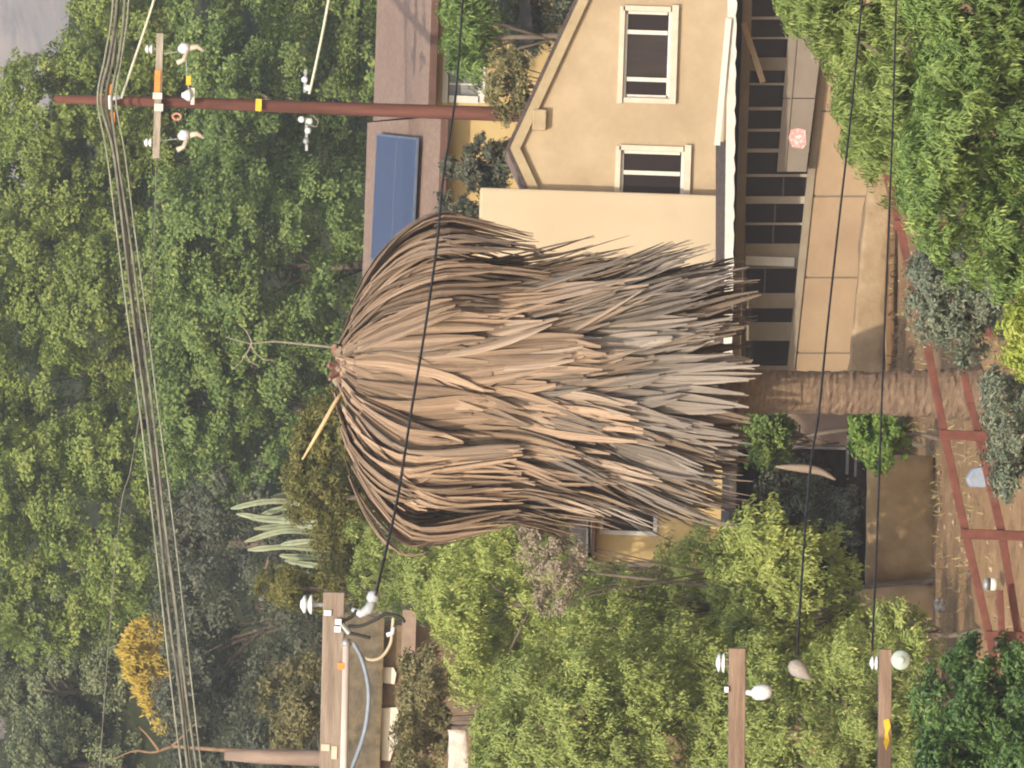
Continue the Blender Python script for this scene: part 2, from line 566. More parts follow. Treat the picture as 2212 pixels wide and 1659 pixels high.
def mountain():
    g = np.random.default_rng(11)
    nx, ny = 90, 40
    vs, fs = [], []
    ph = g.uniform(0, 6, 12)
    for j in range(ny):
        y = 1300 + j * 45
        for i in range(nx):
            x = -1800 + i * 40
            r = j / (ny - 1)
            z = -30 + 330 * math.sin(r * math.pi * 0.55) ** 1.2
            z += 12 * math.sin(x * 0.011 + ph[0] + y * 0.004) + 9 * math.sin(x * 0.027 + ph[1]) * math.sin(y * 0.012 + ph[2]) + 6 * math.sin(x * 0.06 + ph[3] + y * 0.02) + g.normal() * 1.2
            vs.append((x, y, z * (1.0 if r > 0.03 else 0.2)))
    for j in range(ny - 1):
        for i in range(nx - 1):
            fs.append((j * nx + i, j * nx + i + 1, (j + 1) * nx + i + 1, (j + 1) * nx + i))
    m = MB()
    m.add(vs, fs)
    mt = surf('mountain_scrub', (0.15, 0.14, 0.125), (0.46, 0.33, 0.25), 0.10, 0.98, 0.6, 0.3, spec=0.05, c3=(0.19, 0.175, 0.15), s3=0.05)
    o = m.build('mountain', mt, smooth=True)
    tag(o, 'pale bare mountain slope far beyond the trees', kind='structure')

ground_sheet()
mountain()

# ------------------------------------------------------------------ front house
YG, YB, YL = 150.5, 150.0, 151.0
def front_house():
    base = P(1890, 430, YB)
    h = thing('stucco_house', 'tan two-storey stucco house with a gable and a projecting cream block, beside the dead palm', 'house', (base.x, YB, -7.7))
    # gable wall
    apex, rt, lf = (1116, 322), (1318, -120), (1190, 480)
    w_ = MB().poly([apex, rt, (1582, -120), (1582, 480), lf], YG, 0.35).build('gable_wall', tanst, h)
    c = MB()
    pbox(c, 1347, 1449, 24, 212, YG - 0.2, 1.0)
    pbox(c, 1338, 1476, 326, 520, YG - 0.2, 1.0)
    cut(w_, c)
    def window(dx0, dx1, dy0, dy1, mull, tr=11, name='window'):
        # outer trim proud of the wall
        s = S(YG)
        t = MB()
        pbox(t, dx0 - tr, dx0, dy0 - tr, dy1 + tr, YG - 0.07, 0.068)
        pbox(t, dx1, dx1 + tr + 3, dy0 - tr - 2, dy1 + tr + 2, YG - 0.11, 0.108)
        pbox(t, dx0, dx1, dy0 - tr, dy0, YG - 0.07, 0.068)
        pbox(t, dx0, dx1, dy1, dy1 + tr, YG - 0.07, 0.068)
        wn = t.build(name, trim_m, h)
        f = MB()
        k = 7
        pbox(f, dx0, dx0 + k, dy0, dy1, YG + 0.03, 0.08)
        pbox(f, dx1 - k, dx1, dy0, dy1, YG + 0.03, 0.08)
        pbox(f, dx0 + k, dx1 - k, dy0, dy0 + k, YG + 0.03, 0.08)
        pbox(f, dx0 + k, dx1 - k, dy1 - k, dy1, YG + 0.03, 0.08)
        f.build('frame', white_m, wn)
        e = [dy0 + k] + mull + [dy1 - k]
        for mm in mull:
            m = MB()
            pbox(m, dx0 + k, dx1 - k, mm - 4.5, mm + 4.5, YG + 0.035, 0.07)
            m.build('mullion', white_m, wn)
        ed = [dy0 + k] + [x for mm in mull for x in (mm - 4.5, mm + 4.5)] + [dy1 - k]
        for a, b in zip(ed[::2], ed[1::2]):
            m = MB()
            pbox(m, dx0 + k, dx1 - k, a, b, YG + 0.085, 0.01)
            m.build('pane', glass2 if (b - a) > 60 else glass, wn)
    window(1347, 1449, 24, 212, [70, 172])
    window(1338, 1476, 326, 520, [374, 424, 474])
    # room behind the windows
    # roof: two sloping slabs, barge boards, purlin end
    def slope(a, b, th, y0, y1, name, mat):
        pa, pb = P(a[0], a[1], YG), P(b[0], b[1], YG)
        d = (pb - pa).normalized()
        nrm = Vector((-d.z, 0, d.x))
        if nrm.z > 0:
            nrm = -nrm
        q = [pa, pb, pb + nrm * th, pa + nrm * th]
        return MB().prism([(p.x, p.z) for p in q], y0, y1).build(name, mat, h)
    s = S(YG)
    for a, b, o_ in (((1092, 322), (1296, -120), 0.0), ((1093, 322.5), (1166, 480), 0.005)):
        slope(a, b, 6 * s, YG - 0.20 - o_, YG - 0.162 - o_, 'roof_edge', darkroof)
    rp = P(1096, 326, YG)
    slope((1098, 322), (1302, -120), 23 * s, YG - 0.16, YG - 0.11, 'barge_board', barge_m)
    slope((1099, 322.5), (1172, 480), 23 * s, YG - 0.165, YG - 0.115, 'barge_board', barge_m)
    slope((1093, 322), (1297, -120), 22 * s, YG - 0.108, YG + 9, 'roof', shingle)
    slope((1094, 322.5), (1167, 480), 22 * s, YG - 0.104, YG + 8.99, 'roof', shingle)
    m = MB()
    pbox(m, 1150, 1180, 236, 281, YG - 0.22, 0.4)
    m.build('purlin_end', barge_m, h, bevel=0.03)
    # body of the gabled part
    m = MB().poly([(1140, 322), (1320, -119), (1578, -119), (1578, 479), (1200, 479)], YG + 1.4, 7.5)
    m.build('rear_wall', tanst, h)
    # cream block
    m = MB()
    pbox(m, 1027, 1545, 413, 1000, YB, 6.0)
    m.build('projecting_block', cream, h, bevel=0.06)
    # porch roof: dark slope, white edging
    a0, a1 = P(1546, 306, YB - 0.02), P(1546, 905, YB - 0.02)
    b0, b1 = P(1571, 306, YB - 1.1), P(1571, 905, YB - 1.1)
    m = MB().add([a0, a1, b1, b0, a0 - Vector((0, 0, .08)), a1 - Vector((0, 0, .08)), b1 - Vector((0, 0, .08)), b0 - Vector((0, 0, .08))],
                 [(0, 1, 2, 3), (7, 6, 5, 4), (0, 3, 7, 4), (1, 5, 6, 2), (3, 2, 6, 7), (0, 4, 5, 1)])
    m.build('porch_roof', darkroof, h)
    za = P(1574, 100, YB - 1.1).z
    x0, x1 = P(1574, 306, YB).x, P(1574, -120, YB).x
    MB().box(((x0 + x1) / 2, (YG + YB - 1.1) / 2, za - 0.04), (x1 - x0, YG - YB + 1.08, 0.08)).build('porch_slab', taupe, h)
    # white scalloped edge board
    top, bot = [], []
    for i in range(0, 81):
        dy = -120 + i * (905 + 120) / 80
        tx = 1574 - (dy) * 0.012
        top.append((tx - 2, dy))
        bot.append((tx + 17 + 1.3 * math.sin(dy * 0.125) + 0.7 * math.sin(dy * 0.31), dy))
    m = MB()
    vs = [P(a, b, YB - 1.16) for a, b in top] + [P(a, b, YB - 1.16) for a, b in bot]
    n = len(top)
    back = [v + Vector((0, 0.05, 0)) for v in vs]
    fs = []
    for i in range(n - 1):
        fs += [(i, i + 1, n + i + 1, n + i), (2 * n + i, 3 * n + i, 3 * n + i + 1, 2 * n + i + 1), (i, 2 * n + i, 2 * n + i + 1, i + 1), (n + i, n + i + 1, 3 * n + i + 1, 3 * n + i)]
    m.add(vs + back, fs)
    m.build('edge_board', white_m, h)
    MB().bar(P(1574, 40, YB - 1.22), P(1549, 314, YB - 1.22), 0.12, 0.04).build('slanting_flashing', white_m, h)
    # lower storey
    m = MB()
    pbox(m, 1592, 1612, -120, 890, YL - 0.12, 0.35)
    m.build('lintel', taupe, h)
    vb = lambda dy: 1742 - (dy - 380) * 0.105
    edges = [(-120, -20), (-12, 36), (42, 80), (84, 124), (152, 179), (184, 231), (238, 278), (284, 321), (329, 376), (382, 424), (440, 481), (486, 526), (580, 633), (666, 696), (736, 790)]
    for a, b in edges:
        m = MB()
        pts = [P(1611, a, YL + 0.14), P(1611, b, YL + 0.14), P(vb(b) + 2, b, YL + 0.14), P(vb(a) + 2, a, YL + 0.14)]
        m.prism([(p.x, p.z) for p in pts], YL + 0.14, YL + 0.155)
        m.build('pane', glass, h)
    ed = [-130] + [x for e in edges for x in e] + [895]
    for a, b in zip(ed[::2], ed[1::2]):
        m = MB()
        pts = [P(1609, a, YL), P(1609, b, YL), P(vb(b) + 4, b, YL), P(vb(a) + 4, a, YL)]
        m.prism([(p.x, p.z) for p in pts], YL + 0.02 + 0.001 * (b - a), YL + 0.19)
        m.build('mullion', taupe if b - a > 25 else mull_m, h)
    m = MB()
    pbox(m, 1611, 1716, 555, 574, YL - 0.03, 0.1)
    m.build('door_post', white_m, h)
    # curtain rail sashes seen through the lower panes
    for a, b, v in ((440, 481, 1672), (486, 526, 1668), (580, 633, 1650), (382, 424, 1690)):
        m = MB()
        pbox(m, v, v + 4, a + 1, b - 1, YL + 0.12, 0.03)
        m.build('sash', surf('dark_sash', (0.10, 0.08, 0.075), (0.14, 0.11, 0.10), 4, 0.7, 0.1), h)
    # sill rail, plastered panels between joints
    m = MB()
    pts = [P(vb(d) + 2, d, YL - 0.1) for d in (-120, 890)] + [P(vb(d) + 18, d, YL - 0.1) for d in (890, -120)]
    m.prism([(p.x, p.z) for p in pts], YL - 0.10, YL + 0.2)
    m.build('sill_rail', taupe, h)
    vbot = lambda dy: 1905 - (dy - 430) * 0.10
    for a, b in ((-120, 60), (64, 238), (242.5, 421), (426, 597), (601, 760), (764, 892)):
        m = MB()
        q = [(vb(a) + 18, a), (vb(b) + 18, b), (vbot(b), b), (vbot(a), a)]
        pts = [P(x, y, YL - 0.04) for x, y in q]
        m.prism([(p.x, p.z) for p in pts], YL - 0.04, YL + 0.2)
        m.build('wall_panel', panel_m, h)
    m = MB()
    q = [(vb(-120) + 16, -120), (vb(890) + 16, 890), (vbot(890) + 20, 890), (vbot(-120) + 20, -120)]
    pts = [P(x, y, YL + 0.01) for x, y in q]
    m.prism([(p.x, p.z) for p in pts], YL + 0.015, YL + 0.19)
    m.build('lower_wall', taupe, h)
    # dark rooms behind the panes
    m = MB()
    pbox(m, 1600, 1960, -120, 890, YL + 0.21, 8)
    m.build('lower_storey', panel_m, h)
    # leaning grey boards in front of the windows
    return h
house = front_house()

m = MB()
bd = thing('leaning_board', 'large grey board leaning over the lower windows, with a pink and white sticker', 'board', (P(1760, 220, 150.6)))
def bq(dy):   # edges of the board in the picture
    return 1709 - dy * 0.083, 1786 - dy * 0.12
for a, b in ((-60, 211.5), (213.5, 371)):
    m = MB()
    q = [(bq(a)[0], a), (bq(b)[0], b), (bq(b)[1], b), (bq(a)[1], a)]
    pts = [P(x, y, 150.55) for x, y in q]
    m.prism([(p.x, p.z) for p in pts], 150.55, 150.62)
    m.build('board_sheet', board_m, bd)
m = MB()
m.bar(P(bq(-60)[0] + 19, -60, 150.53), P(bq(371)[0] + 17, 370, 150.53), 0.025, 0.03)
m.build('batten', board_m, bd)
def _stk(t, out):
    p = N(t, 'ShaderNodeBsdfPrincipled')
    p.inputs['Roughness'].default_value = 0.6
    c = ramp(t, noise(t, 9, 3, 0.5), [(0.36, (0.62, 0.60, 0.62)), (0.44, (0.66, 0.40, 0.38)), (0.52, (0.62, 0.26, 0.24)), (0.60, (0.66, 0.42, 0.40)), (0.68, (0.70, 0.68, 0.68))])
    t.links.new(c, p.inputs['Base Color'])
    t.links.new(p.outputs[0], out.inputs[0])
MB().poly([(1708, 280), (1725, 277), (1740, 281), (1742, 312), (1734, 321), (1712, 318), (1703, 300)], 150.535, 0.012).build('sticker', node_mat('pink_sticker', _stk), bd)
o = MB().bar(P(1606, 50, 150.4), P(1648, 178, 150.2), 0.12, 0.1).build('leaning_plank', surf('tan_plank', (0.36, 0.27, 0.17), (0.46, 0.35, 0.23), 5, 0.9, 0.3), None)
tag(o, 'tan timber plank propped at a slant under the white porch edge', 'plank')

# ------------------------------------------------------------------ back house with solar panel
def back_house():
    Y0 = 169.4
    b = P(1050, 200, Y0)
    h = thing('yellow_house', 'long yellow house with a brown shingle roof, behind the tan gable', 'house', (b.x, Y0, gz(b.x, Y0)))
    w_ = MB()
    c = P(1000, 250, Y0)
    x0, x1 = P(1000, 720, Y0).x, P(1000, -250, Y0).x
    ztop = P(936, 250, Y0).z
    w_.box(((x0 + x1) / 2, Y0 + 3.4, (ztop - 3.2) / 2), (x1 - x0, 6.8, ztop + 3.2))
    wo_ = w_.build('wall', ywall, h)
    cm = MB()
    pbox(cm, 962, 1046, 24, 216, Y0 - .3, 0.75)
    cut(wo_, cm)
    f = MB()
    pbox(f, 958, 970, 18, 222, Y0 - 0.05, 0.16)
    pbox(f, 1036, 1050, 18, 222, Y0 - 0.05, 0.16)
    pbox(f, 970, 1036, 207, 222, Y0 - 0.05, 0.16)
    pbox(f, 970, 1036, 18, 32, Y0 - 0.05, 0.16)
    wn = f.build('window', white_m, h)
    for d in (96, 158):
        mm = MB()
        pbox(mm, 970, 1036, d - 4, d + 4, Y0, 0.1)
        mm.build('mullion', white_m, wn)
    for a, bb, mt in ((32, 92, glass), (100, 154, glass), (162, 207, curtain)):
        mm = MB()
        pbox(mm, 970, 1036, a, bb, Y0 + 0.08, 0.015)
        mm.build('pane', mt, wn)
    mm = MB()
    pbox(mm, 970, 1036, 180, 184, Y0 + 0.07, 0.009)
    mm.build('blind_edge', white_m, wn)
    # roof
    Ye, Yr = Y0 - 0.75, Y0 + 4.9
    for (dya, dyb, ve, vr) in ((-260, 246, 928, 806), (250, 690, 945, 794)):
        p = [P(ve, dya, Ye), P(ve - (dyb - dya) * 0.028, dyb, Ye)]
        ze = P(ve, (dya + dyb) / 2, Ye).z if dya > 0 else P(ve, 120, Ye).z
        zr = P(vr, 260, Yr).z
        xa, xb = P(900, dya, Ye).x, P(900, dyb, Ye).x
        t = 0.12
        vs = [(xa, Ye, ze), (xb, Ye, ze), (xb, Yr, zr), (xa, Yr, zr)]
        vs += [(x, y, z - t) for x, y, z in vs]
        MB().add(vs, [(0, 1, 2, 3), (7, 6, 5, 4), (0, 4, 5, 1), (1, 5, 6, 2), (2, 6, 7, 3), (3, 7, 4, 0)]).build('roof', shingle, h)
        vs = [(xa, Yr + 0.01, zr), (xb, Yr + 0.01, zr), (xb, Yr + 5.5, ze), (xa, Yr + 5.5, ze)]
        vs += [(x, y, z - t) for x, y, z in vs]
        MB().add(vs, [(0, 1, 2, 3), (7, 6, 5, 4), (0, 4, 5, 1), (1, 5, 6, 2), (2, 6, 7, 3), (3, 7, 4, 0)]).build('roof', shingle, h)
        MB().box(((xa + xb) / 2, Ye - 0.02, ze - 0.09), (abs(xb - xa), 0.035, 0.17)).build('fascia_board', fascia, h)
        if dya > 0:
            sol = (Vector((xa, Ye, ze)), Vector((0, -(zr - ze), Yr - Ye)).normalized())
    return sol
p0, nr = back_house()
def solar():
    q = [(816, 291), (903, 286), (896, 560), (803, 560)]
    off = p0 + nr * 0.16
    c = [on_plane(a, b, off, nr) for a, b in q]
    e1 = (c[3] - c[0]).normalized()
    e2 = nr.cross(e1)
    if e2.z > 0:
        e2 = -e2
    o0 = c[0]
    L, H = (c[3] - c[0]).length, (c[1] - c[0]).length
    t = thing('solar_panel', 'blue solar panel pair mounted on the brown roof, its end behind the palm', 'solar panel', o0)
    pv = surf('solar_cells', (0.040, 0.053, 0.10), (0.050, 0.064, 0.115), 3, 0.3, 0.0, spec=0.5)
    fr = surf('panel_frame', (0.16, 0.19, 0.26), (0.22, 0.25, 0.32), 4, 0.4, 0.0, metal=0.5)
    for k in range(2):
        a, b = H * k / 2, H * (k + 1) / 2
        MB().box(o0 + e1 * L / 2 + e2 * (a + b) / 2 , (L - 0.05, b - a - 0.05, 0.035), (e1, e2, nr)).build('cell_sheet', pv, t)
    for v, wd in ((0, .05), (H / 2, .035), (H, .05)):
        MB().box(o0 + e1 * L / 2 + e2 * v, (L + 0.05, wd, 0.05), (e1, e2, nr)).build('rail', fr, t)
    for u in (0, L):
        MB().box(o0 + e1 * u + e2 * H / 2, (0.05, H - 0.055, 0.048), (e1, e2, nr)).build('end_frame', fr, t)
    for u in (0.5, L - 0.5):
        MB().box(o0 + e1 * u + e2 * H * 0.75 - nr * 0.10, (0.06, 0.06, 0.16), (e1, e2, nr)).build('foot', grey, t)
solar()

# ------------------------------------------------------------------ dead palm
YP = 122.0
def lerp_tab(tab, v):
    if v <= tab[0][0]:
        return tab[0][1:]
    for a, b in zip(tab, tab[1:]):
        if v <= b[0]:
            t = (v - a[0]) / (b[0] - a[0])
            return tuple(x + (y - x) * t for x, y in zip(a[1:], b[1:]))
    return tab[-1][1:]
ENV = [(715, 40, 40), (735, 150, 60), (760, 235, 150), (800, 305, 235), (850, 368, 300), (900, 402, 345), (950, 392, 365), (1050, 352, 345), (1150, 322, 328),
       (1300, 305, 318), (1450, 322, 312), (1560, 325, 300), (1660, 305, 280)]
AXIS = [(700, 775), (760, 795), (900, 822), (1200, 838), (1500, 845), (2110, 851)]
def axis_pt(v):
    return P(v, lerp_tab(AXIS, v)[0], YP)

def frond_geo(mb, uv, vs, ve, phi, k, g, width, nrib=6, pet=0.3, curl=0.0):
    """dead fan leaf: stalk that leaves the trunk, folded blade hanging down, split tips"""
    s = S(YP)
    n = 9
    path = []
    dphi = g.normal() * 0.13
    wob, wph = g.uniform(0.0, 0.03), g.uniform(0, 6)
    for j in range(n + 1):
        t = j / n
        v = vs + (ve - vs) * t
        l, r = lerp_tab(ENV, v)
        f = phi + dphi * t + wob * math.sin(wph + 4 * t)
        cf = abs(math.cos(f)) ** 1.5
        cone = 322 * max(0.02, (v - 706) / 900) ** 0.62
        e = (((l + r) / 2 + (r - l) / 2 * math.cos(f)) * cf + cone * (1 - cf)) * s * k
        on = min(1.0, t / 0.38)
        on = on * on * (3 - 2 * on)
        r0 = 0.30
        if vs > 800:
            rad = e * (0.66 + 0.37 * t)
            rad = 0.30 + (rad - 0.30) * min(1.0, 0.35 + t / 0.25)
        else:
            rad = max(0.12, e)
        rad += curl * max(0, t - 0.55) ** 2
        a = axis_pt(v)
        path.append((Vector((a.x + rad * math.cos(f), a.y + rad * math.sin(f), a.z)), f))
    base = len(mb.v)
    # stalk
    kp = max(2, int(n * pet) + 1)
    def frame(j):
        p = path[j][0]
        d = (path[min(j + 1, n)][0] - path[max(j - 1, 0)][0]).normalized()
        f = path[j][1]
        side = Vector((-math.sin(f), math.cos(f), 0))
        out = side.cross(d)
        return p, d, side, out
    for j in range(kp):
        p, d, sd_, ou = frame(j)
        wv = 0.085 - 0.02 * j / kp
        mb.v += [tuple(p - sd_ * wv), tuple(p + ou * 0.02), tuple(p + sd_ * wv)]
        uv += [(-.1, j / n), (0, j / n), (.1, j / n)]
    for j in range(kp - 1):
        b0 = base + j * 3
        mb.f += [(b0, b0 + 1, b0 + 4, b0 + 3), (b0 + 1, b0 + 2, b0 + 5, b0 + 4)]
    # blade ribbons
    j0 = kp - 1
    ph = g.uniform(0, 6)
    for i in range(nrib):
        x = (i - (nrib - 1) / 2) / (nrib / 2)
        tipl = g.uniform(0.86, 1.05) - 0.10 * x * x
        div = g.normal() * 0.06
        outj = g.normal() * 0.05
        b0 = len(mb.v)
        m = n - j0
        for q in range(m + 1):
            t = q / m
            tt = j0 + t * tipl * m
            ja = min(int(tt), n - 1)
            fr = tt - ja
            p, d, sd_, ou = frame(ja)
            p2, d2, sd2, ou2 = frame(min(ja + 1, n))
            p = p.lerp(p2, fr) if tt <= n else p2 + d2 * (tt - n) * 0.1
            wprof = 0.20 + 0.80 * math.sin(math.pi * (0.08 + 0.74 * t)) ** 1.1
            off = x * width * wprof + div * t * t
            depth = -abs(x) ** 1.5 * width * 0.45 * wprof + outj * t + 0.02 * math.sin(ph + t * 5 + i)
            hw = width / nrib * (1.25 * wprof + 0.12) * (1 - (max(0, t - 0.70) / 0.30) ** 1.5 * 0.55)
            c = p + sd_ * off + ou * depth
            fold = hw * 0.45 * (1 if i % 2 else -0.7)
            mb.v += [tuple(c - sd_ * hw), tuple(c + ou * fold), tuple(c + sd_ * hw)]
            uv += [(x - .15, 0.3 + t * .7), (x, 0.3 + t * .7), (x + .15, 0.3 + t * .7)]
        for q in range(m):
            a = b0 + q * 3
            mb.f += [(a, a + 1, a + 4, a + 3), (a + 1, a + 2, a + 5, a + 4)]

def frondmat(name, c1, c2, c3):
    def b(t, out):
        uvn = N(t, 'ShaderNodeUVMap')
        oi = N(t, 'ShaderNodeObjectInfo')
        mp = N(t, 'ShaderNodeMapping')
        mp.inputs['Scale'].default_value = (9, 1.6, 1)
        t.links.new(uvn.outputs[0], mp.inputs[0])
        cb = N(t, 'ShaderNodeCombineXYZ')
        mu = N(t, 'ShaderNodeMath', operation='MULTIPLY')
        mu.inputs[1].default_value = 50
        t.links.new(oi.outputs['Random'], mu.inputs[0])
        t.links.new(mu.outputs[0], cb.inputs[2])
        ad = N(t, 'ShaderNodeVectorMath', operation='ADD')
        t.links.new(mp.outputs[0], ad.inputs[0])
        t.links.new(cb.outputs[0], ad.inputs[1])
        f = noise(t, 1.6, 6, 0.7, ad.outputs[0])
        col = ramp(t, f, [(0.30, c1), (0.52, c2), (0.72, c3)])
        hs = N(t, 'ShaderNodeHueSaturation')
        mr = N(t, 'ShaderNodeMapRange')
        mr.inputs[3].default_value = 0.62
        mr.inputs[4].default_value = 1.32
        t.links.new(oi.outputs['Random'], mr.inputs[0])
        t.links.new(mr.outputs[0], hs.inputs['Value'])
        t.links.new(col, hs.inputs['Color'])
        p = N(t, 'ShaderNodeBsdfPrincipled')
        p.inputs['Roughness'].default_value = 0.9
        p.inputs['Specular IOR Level'].default_value = 0.1
        t.links.new(hs.outputs[0], p.inputs['Base Color'])
        bp = N(t, 'ShaderNodeBump')
        bp.inputs['Strength'].default_value = 0.5
        bp.inputs['Distance'].default_value = 0.02
        t.links.new(f, bp.inputs['Height'])
        t.links.new(bp.outputs[0], p.inputs['Normal'])
        t.links.new(p.outputs[0], out.inputs[0])
    return node_mat(name, b)
F_NEW = frondmat('dead_frond_tan', (0.195, 0.132, 0.09), (0.32, 0.225, 0.155), (0.455, 0.335, 0.23))
F_MID = frondmat('dead_frond_brown', (0.18, 0.131, 0.097), (0.285, 0.216, 0.161), (0.40, 0.312, 0.235))
F_OLD = frondmat('dead_frond_grey', (0.165, 0.136, 0.111), (0.265, 0.222, 0.183), (0.375, 0.317, 0.262))

def build_frond(name, geo, mat, parent):
    mb, uv = geo
    me = bpy.data.meshes.new(name)
    me.from_pydata(mb.v, [], mb.f)
    ul = me.uv_layers.new(name='UVMap')
    li = np.empty(len(me.loops), np.int32)
    me.loops.foreach_get('vertex_index', li)
    ul.data.foreach_set('uv', np.array(uv, np.float32)[li].ravel())
    me.materials.append(mat)
    o = bpy.data.objects.new(name, me)
    COL.objects.link(o)
    setparent(o, parent)
    return o

def palm():
    g = np.random.default_rng(21)
    base = P(2112, 851, YP)
    t = thing('palm_tree', 'dead fan palm wearing a huge shaggy skirt of dry tan fronds', 'palm tree', (base.x, YP, gz(base.x, YP)))
    # trunk with leaf-scar rings
    s = S(YP)
    ring, rr = [], []
    v = 726
    while v < 2135:
        a = axis_pt(v)
        ring.append(a)
        wpx = 46
        if v > 1900:
            wpx = 46 + (v - 1900) / 235 * 14
        if v < 1620:
            wpx = 46 + min(12, (1620 - v) * 0.05)
        if v < 800:
            wpx *= 0.35 + 0.65 * (v - 726) / 74
        rr.append(wpx * s + g.uniform(-0.012, 0.014))
        v += 7
    m = MB()
    n = 22
    for i, (p, r) in enumerate(zip(ring, rr)):
        for k in range(n):
            an = 2 * math.pi * k / n
            q = r + g.normal() * 0.010
            m.v.append((p.x + q * math.cos(an), p.y + q * math.sin(an), p.z + g.normal() * 0.01))
    for i in range(len(ring) - 1):
        for k in range(n):
            l = (k + 1) % n
            m.f.append((i * n + k, i * n + l, (i + 1) * n + l, (i + 1) * n + k))
    m.f.append(tuple(range(n)))
    tm = surf('palm_trunk', (0.125, 0.084, 0.055), (0.26, 0.178, 0.117), 5, 0.95, 0.9, 18, vec3=(1, 1, 4.0), c3=(0.15, 0.108, 0.08), s3=0.8)
    m.build('trunk', tm, t)
    # fronds one by one: those that face the viewer
    specs = []
    for i in range(86):     # spreading top
        phi = R(g.uniform(-205, 25))
        vs = g.uniform(722, 775)
        specs.append((vs, g.uniform(910, 1180), phi, g.uniform(0.72, 1.03), F_NEW, g.uniform(0.17, 0.30), 0.22, g.uniform(-0.2, 0.4)))
    for i in range(100):
        phi = R(g.uniform(-200, 20))
        vs = g.uniform(770, 1010)
        specs.append((vs, vs + g.uniform(290, 430), phi, g.uniform(0.74, 1.0), F_NEW if g.random() < 0.6 else F_MID, g.uniform(0.15, 0.29), 0.25, g.uniform(-0.2, 0.4)))
    for i in range(114):
        phi = R(g.uniform(-200, 20))
        vs = g.uniform(990, 1345)
        ve = min(vs + g.uniform(240, 360), g.uniform(1560, 1650))
        specs.append((vs, ve, phi, g.uniform(0.72, 1.04), F_OLD if vs > 1120 or g.random() < 0.3 else F_MID, g.uniform(0.12, 0.22), 0.22, g.uniform(-0.3, 0.6)))
    for (vs, ve, phi, k, mt, wd, pet, cu) in specs:
        mb, uv = MB(), []
        frond_geo(mb, uv, vs, ve, phi, k, g, wd, int(g.integers(4, 7)), pet, cu)
        build_frond('frond', (mb, uv), mt, t)
    # the mass of fronds behind and inside
    mb, uv = MB(), []
    for i in range(520):
        phi = R(g.uniform(0, 360))
        vs = g.uniform(740, 1330)
        frond_geo(mb, uv, vs, min(vs + g.uniform(240, 380), 1630), phi, g.uniform(0.45, 0.92), g, g.uniform(0.14, 0.22), 4, 0.22, 0)
    for i in range(120):
        phi = R(g.uniform(30, 150))
        vs = g.uniform(725, 1300)
        frond_geo(mb, uv, vs, vs + g.uniform(260, 360), phi, g.uniform(0.7, 1.0), g, g.uniform(0.14, 0.2), 4, 0.25, 0)
    o = build_frond('inner_thatch', (mb, uv), F_MID, t)
    o['kind'] = 'stuff'
    # leaf bases at the top, reddish
    redb = surf('red_leaf_base', (0.16, 0.065, 0.048), (0.34, 0.20, 0.145), 8, 0.8, 0.3, 30, vec3=(3, 3, 0.5))
    for i in range(30):
        phi = R(-200 + i * 7.6 + g.uniform(-5, 5))
        v0 = g.uniform(728, 775)
        a = axis_pt(v0)
        d = Vector((math.cos(phi), math.sin(phi), g.uniform(0.1, 1.0)))
        b0 = a + Vector((math.cos(phi), math.sin(phi), 0)) * 0.14
        ln = g.uniform(0.6, 1.3)
        m = MB()
        m.tube([b0, b0 + d * 0.14 * ln, b0 + d * 0.25 * ln + Vector((0, 0, -0.08))], [0.085, 0.065, 0.03], 6)
        m.build('leaf_base', redb if g.random() < 0.5 else F_MID, t)
    # bare yellow stalk sticking out
    m = MB()
    pts = [P(745, 838, YP - 0.3), P(722, 872, YP - 0.5), P(690, 930, YP - 0.6), P(653, 993, YP - 0.7)]
    m.tube(pts, [0.03, 0.035, 0.036, 0.014], 7)
    m.build('bare_stalk', surf('yellow_stalk', (0.55, 0.40, 0.20), (0.66, 0.50, 0.28), 5, 0.7, 0.1), t, smooth=True)
palm()

# ------------------------------------------------------------------ poles, arms and cables
def insulator(base, axis, r, h, mat, parent, sheds=2, name='insulator'):
    prof = [(r * 0.25, -h * 0.35), (r * 0.25, 0)]
    for i in range(sheds):
        z = h * i / sheds
        prof += [(r * 0.45, z), (r * (1 - 0.12 * i), z + h / sheds * 0.15), (r * 0.9, z + h / sheds * 0.45), (r * 0.45, z + h / sheds * 0.85)]
    prof += [(r * 0.4, h), (r * 0.05, h * 1.02)]
    return MB().lathe(base, axis, prof, 14).build(name, mat, parent, smooth=True)

